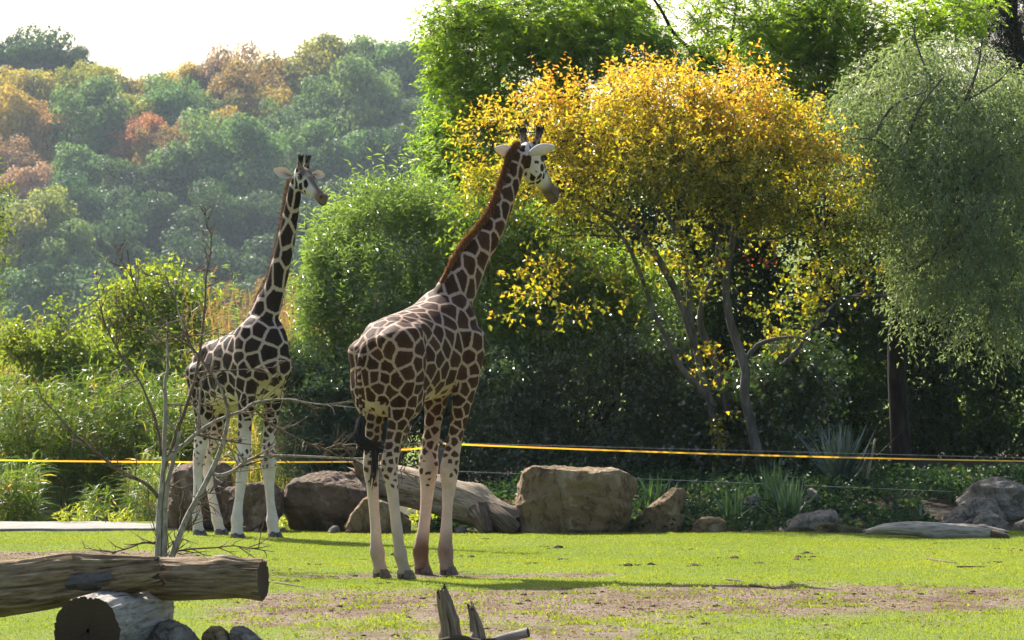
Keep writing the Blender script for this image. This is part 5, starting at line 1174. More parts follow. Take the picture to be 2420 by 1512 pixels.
WB = [(Q(a, b, d_ + e), np.array([w_, .9, h_])) for a, b, e, w_, h_ in ((790, 560, 0, .55, .55), (850, 500, .2, .6, .55), (930, 480, 0, .6, .5), (1000, 480, .2, .6, .5), (1070, 530, .3, .55, .5), (760, 680, -.2, .6, .55), (860, 640, -.3, .75, .6), (970, 620, -.3, .75, .6), (1070, 660, 0, .65, .6),
      (770, 800, -.2, .6, .5), (870, 780, -.4, .75, .55), (980, 770, -.3, .75, .6), (1080, 800, 0, .6, .6), (820, 890, -.3, .6, .4), (940, 890, -.3, .7, .4), (1050, 900, -.2, .6, .4), (745, 590, 0, .25, .35), (735, 700, 0, .22, .3), (725, 830, 0, .3, .35), (900, 700, -.9, .7, .5), (880, 600, -.7, .6, .4), (1000, 690, -.7, .6, .5))]
t_, u_, _r, _k = in_blobs(WB, 4600, .38); k_ = noise_keep(t_, 1.3, -.22, 60); t_, u_ = t_[k_], u_[k_]; nW = len(t_)
dW = nrm(np.stack([R.normal(0, .42, nW) + .0011 * (t_[:, 0] * F / d_ + 130), R.normal(-.1, .42, nW), np.ones(nW)], -1) + u_ * np.array([.55, .3, .2])); b_ = t_ - dW * R.uniform(.4, .8, nW)[:, None]
tn = np.clip(.5 + .3 * vnoise(t_, .9, 2, 61), 0, 1)
lv = [shoots(b_, t_, 11, .125, .026, tn, .05, None, up=.55)]
sel = R.choice(nW, 160, False); shoots(b_[sel], t_[sel], 2, .1, .02, tn[sel], .05, acc, .004)
# tall thin leaders
lead = [(985, 262), (940, 365), (905, 335), (860, 400), (830, 385), (800, 420), (1010, 330), (1040, 360), (760, 440), (720, 480), (880, 360), (960, 330), (560, 650), (545, 620)] + [(int(R.uniform(700, 1110)), int(R.uniform(400, 640))) for _ in range(60)]
tb = np.array([Q(x_, y_, d_ + R.normal(0, .4)) for x_, y_ in lead]); bb = np.array([Q(x_ + R.normal(0, 20) + 15, y_ + 260, d_) for x_, y_ in lead])
lv.append(shoots(bb, tb, 30, .15, .028, np.full(len(lead), .6), .10, acc, .005))
root = tree_obj('willow_bush', 'bright green willow bush with upright shoots between the two giraffes', 'shrub', Q(905, 1130, d_), lv, M_wil, [('shoots', acc, M_bark_brown)])

# ------------------------------------------------------------------ broadleaf shrubs
def shrub(name, label, blobs, d_, n, nl, L, W, mat, seed, base, droop=.2, thr=-.25, stems=8, hollow=0.0, group=None, scale=1.2, grad=0.0, tl=(.25, .5)):
    bl = [(Q(a, b, d_ + e), np.array([w_ / 2.3624 / F * d_, dp, h_ / 2.3624 / F * d_])) for a, b, e, w_, dp, h_ in blobs]
    p, u, rad, _ = in_blobs(bl, n, .42); k_ = noise_keep(p, scale, thr, seed); p, u, rad = p[k_], u[k_], rad[k_]
    g_ = ground_z(p[:, 0], p[:, 1]); k_ = p[:, 2] > g_ + .03; p, u, rad = p[k_], u[k_], rad[k_]
    dirs = nrm(u * np.array([1, 1, .7]) + R.normal(0, .45, p.shape) + np.array([0, 0, .15]))
    tone = np.clip(.45 + .3 * vnoise(p, 1.0, 2, seed + 1) + grad * (rad - .7), 0, 1)
    st = Acc(); bs = np.array(Q(base[0], base[1], d_)); bs[2] = float(ground_z(bs[0], bs[1]))
    for i in R.choice(len(bl), min(stems, len(bl)), False):
        c = bl[i][0]; s_ = bs + np.array([R.normal(0, .25), R.normal(0, .2), 0]); st.add(*tube([s_, s_ * .5 + c * .5 + R.normal(0, .15, 3), c + np.array([0, 0, bl[i][1][2] * .5])], [.035, .024, .008], 6, .15))
    tw = Acc(); sel = R.choice(len(p), min(len(p), 260), False); twig_tubes(p[sel] - dirs[sel] * .2, dirs[sel], .5, .1, .005, tw)
    return tree_obj(name, label, 'shrub', bs, [twig_leaves(p, dirs, R.uniform(tl[0], tl[1], len(p)), nl, L, W, tone, droop)], mat, [('stem', st, M_bark_brown), ('twigs', tw, M_bark_brown)], group)
M_sh1 = leaf_mat('hazel_leaf', [(0, (.035, .075, .012)), (.5, (.10, .17, .02)), (.85, (.18, .25, .025)), (1, (.30, .28, .035))], .58, .08, .32, 2.0)
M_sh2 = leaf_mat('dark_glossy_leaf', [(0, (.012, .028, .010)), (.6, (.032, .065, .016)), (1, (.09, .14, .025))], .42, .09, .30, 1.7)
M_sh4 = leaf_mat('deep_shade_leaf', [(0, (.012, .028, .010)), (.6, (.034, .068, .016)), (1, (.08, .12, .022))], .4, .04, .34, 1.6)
M_sh3 = leaf_mat('lime_leaf', [(0, (.045, .085, .012)), (.5, (.13, .19, .02)), (.9, (.24, .27, .035)), (1, (.34, .29, .07))], .55, .05, .4, 1.7)
shrub('hazel_shrub', 'yellow-green leafy shrub behind the neck of the brown-patched giraffe', [(1180, 600, 0, 95, .9, 90), (1270, 640, 0, 100, .9, 90), (1370, 660, .2, 100, .9, 90), (1160, 720, 0, 100, .9, 90), (1280, 760, -.3, 110, 1, 95), (1400, 780, 0, 110, 1, 95), (1180, 830, -.2, 95, .9, 80), (1480, 700, .3, 90, .9, 80), (1150, 500, .2, 70, .8, 60), (1240, 540, .2, 70, .8, 50)], 73.0, 5200, 8, .085, .052, M_sh1, 71, (1280, 1130), .25, -.25)
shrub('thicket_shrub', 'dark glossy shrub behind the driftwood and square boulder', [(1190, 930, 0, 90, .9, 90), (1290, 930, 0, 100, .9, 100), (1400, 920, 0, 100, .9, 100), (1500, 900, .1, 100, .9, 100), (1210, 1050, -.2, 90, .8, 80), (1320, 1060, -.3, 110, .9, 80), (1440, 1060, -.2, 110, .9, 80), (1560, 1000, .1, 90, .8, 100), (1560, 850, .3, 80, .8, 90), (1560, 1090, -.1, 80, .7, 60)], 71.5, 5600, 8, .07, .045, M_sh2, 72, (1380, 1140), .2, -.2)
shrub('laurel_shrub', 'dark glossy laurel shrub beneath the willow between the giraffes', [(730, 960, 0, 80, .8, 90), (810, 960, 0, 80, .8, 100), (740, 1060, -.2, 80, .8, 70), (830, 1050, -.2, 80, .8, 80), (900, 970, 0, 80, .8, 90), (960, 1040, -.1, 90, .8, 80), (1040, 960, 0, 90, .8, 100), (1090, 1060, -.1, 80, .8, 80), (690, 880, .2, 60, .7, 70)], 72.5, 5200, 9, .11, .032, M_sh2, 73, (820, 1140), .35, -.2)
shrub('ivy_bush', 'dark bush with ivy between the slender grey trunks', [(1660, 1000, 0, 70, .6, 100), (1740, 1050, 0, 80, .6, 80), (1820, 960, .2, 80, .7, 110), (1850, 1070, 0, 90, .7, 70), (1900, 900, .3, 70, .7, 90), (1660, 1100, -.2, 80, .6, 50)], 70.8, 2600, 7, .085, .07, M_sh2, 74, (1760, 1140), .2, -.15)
# background thicket behind everything on that side: deep shade, light leaking through
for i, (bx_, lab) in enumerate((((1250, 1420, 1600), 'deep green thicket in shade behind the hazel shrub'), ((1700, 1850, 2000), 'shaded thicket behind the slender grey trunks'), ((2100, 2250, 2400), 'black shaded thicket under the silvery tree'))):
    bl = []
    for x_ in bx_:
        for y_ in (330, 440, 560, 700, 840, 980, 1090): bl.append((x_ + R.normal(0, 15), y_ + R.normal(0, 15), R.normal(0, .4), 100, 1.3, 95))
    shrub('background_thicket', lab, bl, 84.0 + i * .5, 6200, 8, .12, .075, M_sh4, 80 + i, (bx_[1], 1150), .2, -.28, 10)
# sunlit greenery farther back seen through gaps
shrub('sunlit_bush', 'sunlit lime bush glimpsed through the dark thicket', [(1940, 940, 0, 70, .9, 120), (2010, 900, 0, 60, .9, 100), (1990, 1000, 0, 60, .9, 80), (2250, 1000, 0, 60, .9, 110)], 100.0, 1300, 7, .14, .09, M_sh3, 90, (1990, 1120), .2, -.1)
# left bank
shrub('lime_shrub', 'sunlit lime-green shrub with arching sprays above the reeds', [(330, 740, 0, 75, .9, 85), (400, 720, .3, 70, .9, 75), (450, 740, .5, 60, .9, 60), (270, 800, 0, 80, .9, 75), (360, 830, -.2, 90, 1, 80), (440, 840, 0, 80, 1, 80), (290, 890, -.2, 70, .9, 60), (380, 920, -.2, 80, .9, 60), (210, 860, .2, 60, .8, 50), (330, 670, .2, 22, .4, 35), (300, 690, .2, 18, .3, 40), (410, 680, .2, 25, .4, 25), (300, 990, 0, 90, .8, 80), (420, 990, 0, 90, .8, 80)], 99.0, 3600, 7, .13, .075, M_sh3, 91, (340, 1080), .1, .02, grad=.4, scale=1.6, tl=(.35, .7))
shrub('young_shrub', 'thin young lime shrub standing at the edge of the reeds', [(145, 770, 0, 14, .3, 45), (140, 840, 0, 25, .4, 40), (60, 800, .3, 50, .5, 18), (90, 830, .3, 60, .5, 25), (40, 840, .3, 50, .5, 25), (200, 830, 0, 50, .6, 30), (170, 880, 0, 70, .6, 40)], 91.0, 900, 7, .10, .06, M_sh3, 92, (130, 1080), .1, -.4, 5)
# a twig tip with leaves entering at the left border
shrub('border_sapling', 'leafy sapling tip standing beside the pond bank', [(-25, 460, 0, 22, .3, 50), (-20, 560, 0, 22, .3, 70), (-50, 700, 0, 20, .3, 90), (-60, 850, 0, 20, .3, 90)], 78.0, 260, 7, .08, .035, M_sh3, 93, (-140, 1150), .2, -.6, 1)

# ------------------------------------------------------------------ reeds
def reed_bed(name, label, xr, yr, n, hgt, nl, mat, tone, seed, top=None, leafL=.45, W=.016, plume=0.0):
    x_ = R.uniform(xr[0], xr[1], n); y_ = R.uniform(yr[0], yr[1], n); w_ = np.array([(a * K - 512) / F for a in x_]) * y_
    k_ = vnoise(np.stack([w_, y_, 0 * w_], -1), .8, 2, seed) > -.28; w_, y_, x_ = w_[k_], y_[k_], x_[k_]; n = len(w_)
    h = hgt * R.uniform(.6, 1.1, n) * (1 + .25 * vnoise(np.stack([w_, y_, 0 * w_], -1), .5, 2, seed + 1))
    z0 = np.maximum(ground_z(w_, y_), -.3); base = np.stack([w_, y_, z0], -1); lean = np.stack([R.normal(.06, .10, n), R.normal(0, .1, n), np.ones(n)], -1)
    tip = base + lean * h[:, None]; acc = Acc()
    # leaves: arching strips of three segments
    t = R.uniform(.2, 1.0, (n, nl)); pos = base[:, None] + (tip - base)[:, None] * t[..., None]; a = R.uniform(0, 6.28, (n, nl))
    out = np.stack([np.cos(a), np.sin(a), 0 * a], -1); k2 = n * nl; pos = pos.reshape(k2, 3); out = out.reshape(k2, 3)
    Ll = leafL * R.uniform(.5, 1.2, k2); el = R.uniform(.5, 1.3, k2); side = np.stack([-out[:, 1], out[:, 0], 0 * a.ravel()], -1); side = nrm(side + R.normal(0, .35, side.shape))
    P_ = [pos]
    for s in (.4, .75, 1.0): P_.append(pos + out * (Ll * s * np.cos(el) * (1 + .4 * s))[:, None] + Z3 * (Ll * (s * np.sin(el) - .55 * s * s))[:, None])
    wv = [.5, 1.0, .8, .08]; V = np.stack([P_[i] + sgn * side * (W * .5 * wv[i]) for i in range(4) for sgn in (-1, 1)], 1).reshape(-1, 3)
    i = np.arange(k2)[:, None] * 8; Fq = np.concatenate([np.concatenate([i + 2 * s, i + 2 * s + 1, i + 2 * s + 3, i + 2 * s + 2], 1) for s in range(3)])
    acc.add(V, Fq, np.repeat(np.clip(np.repeat(tone + R.normal(0, .14, n), nl) + R.normal(0, .10, k2), 0, 1), 8))
    # stems
    sdv = nrm(np.stack([R.normal(0, 1, n), R.normal(0, 1, n), 0 * x_], -1)) * .006
    V = np.stack([base - sdv, base + sdv, tip + sdv * .4, tip - sdv * .4], 1).reshape(-1, 3); i = np.arange(n)[:, None] * 4
    acc.add(V, np.concatenate([i, i + 1, i + 2, i + 3], 1), np.repeat(np.clip(tone + R.normal(.1, .1, n), 0, 1), 4))
    V, Fq, A = acc.get(); o = link(name, mesh_np(name, V, Fq, False, {'rnd': A}), mat); tag(o, label, 'reeds', kind='stuff')
    if plume:
        sel = R.random(n) < plume; tp = tip[sel]; m_ = len(tp); nf = 34
        t = R.random((m_, nf)) ** .8; drp = np.stack([R.normal(.3, .2, m_), R.normal(0, .2, m_), 0 * tp[:, 0]], -1)
        pos = tp[:, None] + (nrm(lean[sel] + drp)[:, None] * (t * .34)[..., None]); dr = nrm(R.normal(0, .6, (m_, nf, 3)) + nrm(lean[sel] + drp)[:, None] * 1.1)
        kk = m_ * nf; V, Ft, A = leaf_faces(pos.reshape(kk, 3), dr.reshape(kk, 3), R.uniform(.05, .10, kk), R.uniform(.008, .014, kk), R.normal(.5, .2, kk))
        o = link('reed_plumes', mesh_np('reed_plumes', V, Ft, False, {'rnd': A}), M_plume); tag(o, 'feathery tan reed plumes behind the dark-patched giraffe', 'reeds', kind='stuff')
M_plume = leaf_mat('reed_plume', [(0, (.16, .10, .07)), (.5, (.30, .21, .14)), (1, (.44, .34, .25))], .5, .02, .5, 1.1)
M_reed = leaf_mat('reed_leaf', [(0, (.020, .050, .012)), (.45, (.06, .12, .018)), (.75, (.14, .19, .025)), (.92, (.34, .27, .05)), (1, (.38, .24, .09))], .55, .03, .4, 1.4)
reed_bed('reed_bed', 'dense green reeds lining the far bank of the pond', (-40, 470), (86, 97), 3000, 2.1, 11, M_reed, .52, 101, W=.026)
reed_bed('back_reeds', 'pale sunlit reeds on the bank behind the pond', (-60, 480), (98, 108), 1600, 2.7, 10, M_reed, .72, 102, W=.028)
reed_bed('plumed_reeds', 'tall pale reeds with feathery plumes behind the dark-patched giraffe', (480, 770), (84, 92), 900, 3.15, 11, M_reed, .72, 103, plume=.85, W=.018)
reed_bed('front_reeds', 'small clump of green reeds at the near edge of the pond', (-40, 85), (71, 74.5), 170, 1.05, 12, M_reed, .5, 104, leafL=.34, W=.024)
reed_bed('bank_sedges', 'low sedges leaning over the water by the tall boulder', (300, 395), (72.5, 80), 150, 1.0, 11, M_reed, .55, 105, leafL=.4)
reed_bed('pond_sedge', 'arching sedge leaves in the middle of the pond edge', (190, 250), (70.5, 72.5), 26, .8, 10, M_reed, .5, 106, leafL=.35)

# ------------------------------------------------------------------ strap-leaved clumps by the rocks
def strap_clump(name, label, x_, y_, d_, n, hgt, spread, W, mat, seed, kind='iris', stiff=.4):
    r = np.random.default_rng(seed); b = Q(x_, y_, d_); b[2] = float(ground_z(b[0], b[1])) - .02
    root = thing(name, label, 'plant', b); segs = 5
    protos = []
    for i in range(n):
        a = r.uniform(0, 6.28); s = abs(r.normal(0, spread)); el = math.atan2(1, s); L = hgt * r.uniform(.6, 1.05) * (1 + .25 * s); w_ = W * r.uniform(.7, 1.2)
        out = np.array([math.cos(a), math.sin(a), 0]); sd = np.array([-math.sin(a), math.cos(a), 0]); sd = nrm(sd + out * r.normal(0, .8)); st = np.array([r.normal(0, .07), r.normal(0, .07), 0])
        pts = []
        for k_ in range(segs + 1):
            t = k_ / segs; pts.append(st + out * (L * t * math.cos(el)) + Z3 * (L * t * math.sin(el)) - Z3 * (stiff * L * t**2.5 * s * .35))
        wd = [.7, .95, 1, .85, .5, .04]; up = np.cross(sd, nrm(pts[3] - pts[0]))
        V = np.array([v for k_ in range(segs + 1) for v in (pts[k_] - sd * w_ * wd[k_] / 2, pts[k_] + up * w_ * .18 * wd[k_], pts[k_] + sd * w_ * wd[k_] / 2)])
        Fq = [(3 * k_ + j, 3 * k_ + j + 1, 3 * k_ + 4 + j, 3 * k_ + 3 + j) for k_ in range(segs) for j in (0, 1)]
        o = link('leaf', mesh_np('leaf', V, np.array(Fq), True, {'rnd': np.full(len(V), np.clip(r.normal(.5, .2), 0, 1))}), mat, root)
    return root
M_iris = leaf_mat('iris_leaf', [(0, (.03, .08, .03)), (.6, (.065, .15, .05)), (1, (.13, .21, .06))], .4, .08, .35, 1.3)
M_yuc = leaf_mat('yucca_leaf', [(0, (.022, .045, .042)), (.6, (.045, .08, .07)), (1, (.08, .12, .10))], .15, .10, .35, 1.0)
strap_clump('yucca', 'big blue-green yucca with a fan of stiff leaves at the thicket edge', 1985, 1142, 68.6, 110, .85, .55, .04, M_yuc, 1, stiff=.0)
strap_clump('iris_clump', 'green iris clump between the square and the pointed boulder', 1550, 1190, 66.2, 46, .62, .42, .035, M_iris, 2)
strap_clump('iris_clump', 'green iris clump behind the small rounded boulder', 1720, 1240, 65.6, 34, .58, .5, .03, M_iris, 3)
strap_clump('iris_clump', 'broad iris clump behind the long low boulder', 1865, 1225, 65.9, 60, .62, .55, .032, M_iris, 4)
strap_clump('sedge_clump', 'tall fine-leaved sedge behind the broad iris clump', 1830, 1185, 67.0, 90, .68, .35, .014, M_iris, 5)
strap_clump('iris_clump', 'narrow iris tuft beside the tall dark boulder', 550, 1180, 66.6, 20, .5, .25, .03, M_iris, 6)
strap_clump('iris_clump', 'iris leaves peeping over the square boulder', 1350, 1130, 67.0, 40, .42, .5, .025, M_iris, 7)
strap_clump('iris_clump', 'small iris tuft beside the brownish boulder', 2170, 1225, 66.0, 16, .3, .3, .02, M_iris, 8)
# fallen yucca leaves lying out sideways
V, Fq = tube([Q(2048, 1130, 68.2), Q(2068, 1036, 68.2)], [.022, .014], 8, .1); st_ = link('wooden_stake', mesh_np('wooden_stake', V - Q(2048, 1130, 68.2), Fq, True), plain('pale_stake', (.16, .12, .09), (.30, .24, .19))); st_.location = tuple(Q(2048, 1130, 68.2)); tag(st_, 'thin pale wooden stake leaning beside the yucca', 'stake')

# ivy and herbs covering the bank
n = 26000; x_ = R.uniform(-1.2, 7.6, n); y_ = R.uniform(64.75, 71.5, n); k_ = (vnoise(np.stack([x_, y_, 0 * x_], -1), 1.1, 3, 111) > -.3) & ~((x_ > 5.5) & (y_ < 66.3)); x_, y_ = x_[k_], y_[k_]
pos = np.stack([x_, y_, ground_z(x_, y_) + np.abs(R.normal(0, .07, len(x_))) + .01], -1)
V, Ft, A = leaf_faces(pos, nrm(rand_dirs(len(x_)) * np.array([1, 1, .4]) + np.array([0, -.3, .2])), R.uniform(.05, .10, len(x_)), R.uniform(.045, .085, len(x_)), R.normal(.45, .2, len(x_)), np.tile([0, -.5, .8], (len(x_), 1)) + R.normal(0, .5, (len(x_), 3)))
M_ivy = leaf_mat('ivy_leaf', [(0, (.010, .028, .014)), (.6, (.028, .065, .025)), (.9, (.07, .12, .03)), (1, (.20, .17, .03))], .35, .015, .45, 1.3)
o = link('ivy_cover', mesh_np('ivy_cover', V, Ft, False, {'rnd': A}), M_ivy); tag(o, 'dark ivy and low herbs covering the rocky bank', 'ivy', kind='stuff')
for (a, b, w_, n_, lab) in ((1030, 1225, 40, 240, 'bright low herbs growing under the driftwood'), (660, 1225, 22, 90, 'bright herbs growing between the dark boulders'), (150, 1228, 10, 60, 'small grassy cushion at the pond edge'), (185, 1232, 14, 90, 'round mossy cushion on the paved strip'), (280, 1235, 16, 80, 'low grassy cushion at the end of the paved strip')):
    dd = 66.5 if a > 500 else 68.0; pos = np.array([Q(a + R.normal(0, w_), b, dd + R.normal(0, .3)) for _ in range(n_)]); pos[:, 2] = ground_z(pos[:, 0], pos[:, 1]) + np.abs(R.normal(0, .10, n_)) + .02
    c = pos.mean(0); c[2] = 0; V, Ft, A = leaf_faces(pos, nrm(rand_dirs(n_) + np.array([0, 0, .6])), .10, .05 if a > 500 else .02, R.normal(.7, .15, n_))
    o = link('herb_patch', mesh_np('herb_patch', V - c, Ft, False, {'rnd': A}), M_sh3); o.location = tuple(c); tag(o, lab, 'plant', kind='stuff')

# ------------------------------------------------------------------ barrier tape, wires, posts
def emis_free_tape(name, label, a, b, w_, sag, mat):
    n = 60; t = np.linspace(0, 1, n)[:, None]; p = a * (1 - t) + b * t; p[:, 2] -= sag * 4 * (t * (1 - t))[:, 0]
    tw = np.linspace(.15, .75, n) + .2 * np.sin(np.linspace(0, 9, n)); up = np.stack([0 * tw, np.sin(tw), np.cos(tw)], -1) * w_ / 2
    th = np.stack([0 * tw, np.cos(tw), -np.sin(tw)], -1) * .0015
    V = np.stack([p - up - th, p + up - th, p + up + th, p - up + th], 1).reshape(-1, 3); i = np.arange(n - 1)[:, None] * 4; Fq = []
    for k_ in range(4): Fq.append(np.concatenate([i + k_, i + (k_ + 1) % 4, i + 4 + (k_ + 1) % 4, i + 4 + k_], 1))
    side = np.tile([0, 1, 1, 0], n); o = link(name, mesh_np(name, V - a, np.concatenate(Fq), False, {'rnd': side}), mat); o.location = tuple(a); return tag(o, label, 'tape')
M_tape = leaf_mat('orange_yellow_tape', [(0, (.75, .68, .16)), (.8, (.78, .68, .14)), (.88, (.66, .30, .08)), (1, (.66, .30, .08))], .6, .03, .4, 1.5)
D_ = 67.4
emis_free_tape('fence_tape', 'yellow and orange fence tape running from the post past the square boulder', Q(1046, 1048, D_), Q(2470, 1090, D_), .024, .03, M_tape)
emis_free_tape('fence_tape', 'slack yellow fence tape between the post and the legs', Q(940, 1062, D_), Q(1040, 1049, D_), .028, .02, M_tape)
emis_free_tape('fence_tape', 'yellow fence tape stretched across the reeds and pond', Q(-60, 1086, D_), Q(935, 1090, D_), .024, .02, M_tape)
M_wire = plain('grey_wire', (.25, .25, .25), (.4, .4, .4)); M_post = plain('grey_post', (.05, .055, .06), (.11, .11, .12))
for i, (a, b, c_, e_, lab) in enumerate(((1046, 1046, 2470, 1083, 'top fence wire just above the yellow tape'), (1046, 1112, 2470, 1170, 'middle fence wire below the yellow tape'), (1490, 1180, 2470, 1215, 'lowest fence wire in front of the ivy'))):
    V, Fq = tube([Q(a, b, D_ - .02), Q(c_, e_, D_ - .02)], [.0035, .0035], 5, 1.0); o = link('fence_wire', mesh_np('fence_wire', V - Q(a, b, D_), Fq, True), M_wire); o.location = tuple(Q(a, b, D_)); tag(o, lab, 'wire')
def fpost(x_, top, lab):
    b = Q(x_, 0, D_ + .06); b[2] = float(ground_z(b[0], b[1])); t = Q(x_, top, D_ + .06)[2] - b[2]; h = .035
    root = thing('fence_post', lab, 'post', b)
    V = np.array([(sx * h, sy * h, z) for z in (0, t - .03) for sx, sy in ((-1, -1), (1, -1), (1, 1), (-1, 1))] + [(0, 0, t)]) + b
    Fq = np.array([(k_, (k_ + 1) % 4, 4 + (k_ + 1) % 4) for k_ in range(4)] + [(k_, 4 + (k_ + 1) % 4, 4 + k_) for k_ in range(4)] + [(4 + k_, 4 + (k_ + 1) % 4, 8) for k_ in range(4)])
    part('shaft', V, Fq, M_post, root, False)
    for z in (t - .06, t - .45):
        V, Fq = tube([b + np.array([0, -.03, z]), b + np.array([0, -.075, z])], [.018, .012], 8); part('insulator', V, Fq, plain('black_plastic', (.01, .01, .01), (.02, .02, .02)), root)
fpost(1041, 1038, 'grey fence post holding the tape behind the front legs')

# ------------------------------------------------------------------ bare sapling
C_ = lambda x_, y_, v=0: P((200 + x_ / 1.2) / 4, (1000 + y_ / 1.2) / 4, 53.0 + v)
sap = thing('bare_sapling', 'bare leafless sapling with many thin grey stems behind the logs', 'sapling', (C_(560, 1500)[0], 53.0, 0))
M_sap = bark_mat('sapling_bark', (.14, .12, .10), (.34, .30, .26), (.55, .51, .46), 14, (1, 1, .5), .006)
M_sap2 = bark_mat('sapling_twig', (.06, .042, .03), (.16, .115, .08), (.28, .21, .15), 14, (1, 1, .5), .004)
def br(name, pts, r0, r1, mat=M_sap, twigs=0, tl=.22):
    p = np.array([C_(*a) for a in pts]); r = np.linspace(r0 * .72, max(r1 * .8, .003), len(p)); Vv, Fq = tube(p, r, 8, .06)
    # buds and slight knobs
    part(name, Vv, Fq, mat, sap)
    for _ in range(twigs * 2):
        k_ = R.integers(1, len(p)); t = R.random(); s = p[k_ - 1] * (1 - t) + p[k_] * t; d1 = nrm(p[k_] - p[k_ - 1]); dv = nrm(d1 * .7 + R.normal(0, .55, 3)); L = tl * R.uniform(.4, 1.3)
        q1 = s + dv * L * .5 + R.normal(0, .012, 3); q2 = s + dv * L + R.normal(0, .03, 3); TW.add(*tube([s, q1, q2], [.0065, .005, .0025], 4, None, False))
        if R.random() < .6:
            dv2 = nrm(dv + R.normal(0, .6, 3)); TW.add(*tube([q1, q1 + dv2 * L * .4], [.004, .002], 4, None, False))
TW = Acc()
# main stems
br('stem', [(515, 1530), (520, 1400), (525, 1250), (535, 1150), (545, 1050), (550, 900), (555, 750), (552, 640), (565, 560), (562, 440), (565, 360), (555, 325)], .055, .008, M_sap, 10)
br('stem', [(548, 1520), (550, 1380), (552, 1250), (565, 1120), (595, 1000), (615, 900), (622, 870)], .045, .024, M_sap, 6)
br('stem', [(575, 1500), (610, 1400), (660, 1280), (720, 1170), (780, 1050), (825, 940), (850, 840), (855, 780), (830, 690), (795, 620), (730, 540), (680, 480), (640, 370)], .050, .008, M_sap, 12)
br('stem', [(560, 1010), (600, 970), (660, 920), (705, 880), (780, 830), (860, 795), (930, 770), (975, 735), (1080, 718), (1160, 718), (1250, 735), (1350, 745), (1470, 757)], .036, .005, M_sap, 12, .35)
br('branch', [(780, 1075), (820, 1082), (880, 1060), (935, 1020), (990, 995), (1100, 988), (1250, 992), (1400, 1000), (1500, 1000), (1570, 985), (1680, 940), (1740, 930)], .030, .006, M_sap, 16, .4)
br('branch', [(705, 885), (780, 905), (850, 915), (920, 928), (1005, 938)], .020, .006, M_sap2, 5)
br('branch', [(708, 880), (715, 780), (720, 690), (725, 620), (745, 605)], .022, .008, M_sap, 5)
br('branch', [(520, 1185), (470, 1130), (400, 1090), (320, 1050), (240, 985), (160, 920), (80, 845), (20, 775), (-40, 710)], .030, .008, M_sap2, 10, .3)
br('branch', [(545, 1060), (600, 900), (650, 760), (690, 640), (715, 520), (730, 400), (745, 240), (750, 120), (770, 20), (772, -80), (750, -120), (745, -180), (775, -210)], .028, .004, M_sap2, 14, .25)
br('branch', [(530, 990), (525, 900), (500, 800), (470, 720), (430, 630), (380, 560), (320, 470), (280, 390), (255, 330), (235, 230), (222, 100)], .022, .003, M_sap2, 12, .3)
br('branch', [(855, 760), (820, 660), (770, 590), (700, 490), (620, 430), (540, 370), (470, 310), (420, 200), (380, 110), (320, 20), (315, -40)], .020, .003, M_sap2, 12, .3)
br('branch', [(560, 800), (585, 850), (612, 880)], .022, .018, M_sap, 0)
br('branch', [(690, 480), (650, 400), (620, 310), (605, 240), (600, 180), (620, 140), (660, 110), (710, 95)], .014, .003, M_sap, 8)
br('branch', [(600, 240), (570, 170), (545, 120), (440, 125)], .010, .003, M_sap2, 4)
br('branch', [(560, 430), (650, 415), (750, 405), (890, 405)], .010, .003, M_sap2, 5)
br('branch', [(700, 590), (800, 580), (900, 575), (1000, 568), (1090, 562)], .012, .003, M_sap2, 7)
br('branch', [(560, 740), (650, 745), (700, 740), (760, 740), (850, 700)], .010, .003, M_sap2, 5)
br('branch', [(980, 760), (1040, 820), (1120, 870), (1200, 910), (1300, 950), (1400, 960)], .014, .003, M_sap2, 16, .3)
br('branch', [(570, 1130), (640, 1150), (700, 1190), (755, 1215)], .014, .003, M_sap2, 4)
br('branch', [(560, 470), (520, 430), (440, 360), (350, 290), (250, 185)], .012, .003, M_sap2, 8)
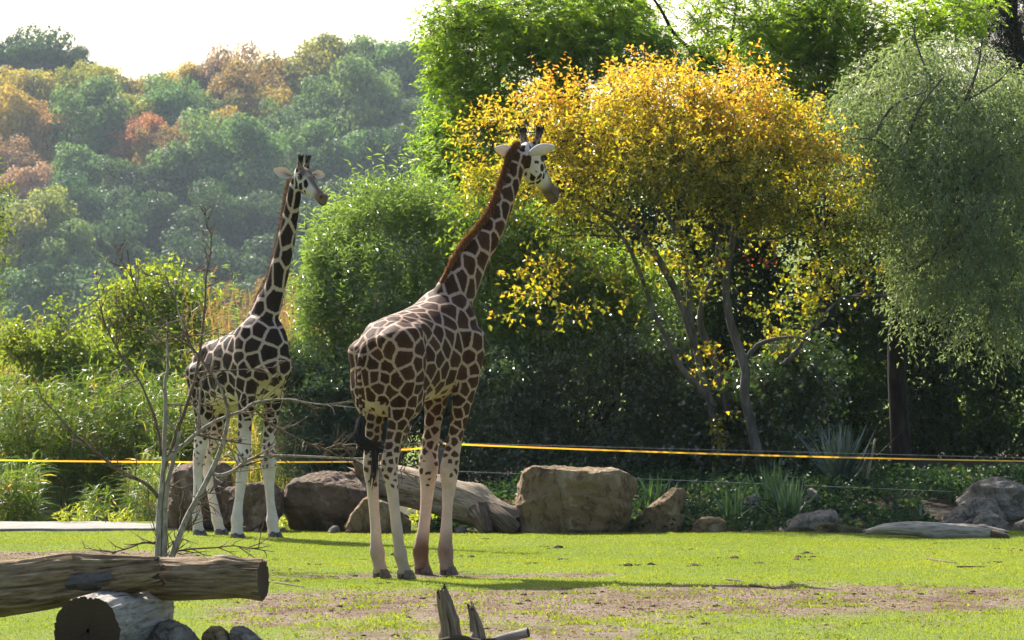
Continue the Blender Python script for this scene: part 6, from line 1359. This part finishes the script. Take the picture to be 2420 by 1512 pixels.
br('branch', [(515, 1410), (480, 1405), (440, 1405), (380, 1430), (300, 1450), (230, 1440), (160, 1430)], .020, .003, M_sap2, 8, .25)
br('branch', [(580, 1450), (680, 1435), (800, 1428), (880, 1420), (980, 1435), (1080, 1448)], .016, .003, M_sap2, 8, .25)
br('branch', [(580, 1480), (650, 1300), (720, 1200), (800, 1140), (860, 1080)], .010, .003, M_sap2, 8, .25)
br('branch', [(520, 1400), (500, 1330), (480, 1260), (470, 1200)], .010, .003, M_sap2, 3)
br('branch', [(560, 1440), (640, 1350), (680, 1310), (710, 1280)], .009, .003, M_sap2, 6)
br('branch', [(850, 985), (890, 1010), (935, 1020)], .014, .008, M_sap, 1)
br('branch', [(1300, 992), (1380, 930), (1410, 940)], .006, .002, M_sap2, 4)
br('branch', [(1500, 1000), (1600, 1040), (1680, 1060), (1760, 1090)], .010, .003, M_sap2, 8, .25)
br('branch', [(1640, 955), (1680, 890), (1700, 880)], .006, .002, M_sap2, 3)
br('branch', [(1640, 950), (1780, 930), (1860, 955)], .007, .002, M_sap2, 4)
Vv, Fq, _ = TW.get(); part('twigs', Vv, Fq, M_sap2, sap, kind='stuff')

# ------------------------------------------------------------------ haze in the valley air
HZ = 0.000050
m, nt, out = nodes('thin_haze')
pv = N_(nt, 'ShaderNodeVolumePrincipled', inp={'Density': HZ, 'Color': (.72, .86, 1.0, 1), 'Anisotropy': .45}); nt.links.new(pv.outputs[0], out.inputs['Volume'])
m.cycles.homogeneous_volume = True; m.cycles.volume_sampling = 'DISTANCE'
x0, x1, y0, y1, z0, z1 = -420, 420, -30, 1300, -2.2, 92
HV = np.array([(x, y, z) for z in (z0, z1) for x, y in ((x0, y0), (x1, y0), (x1, y1), (x0, y1))], float)
HF = np.array([(0, 3, 2, 1), (4, 5, 6, 7), (0, 1, 5, 4), (1, 2, 6, 5), (2, 3, 7, 6), (3, 0, 4, 7)])
hz = link('haze', mesh_np('haze', HV, HF, False), m); tag(hz, 'thin bluish haze in the air over the valley', 'haze', kind='stuff')
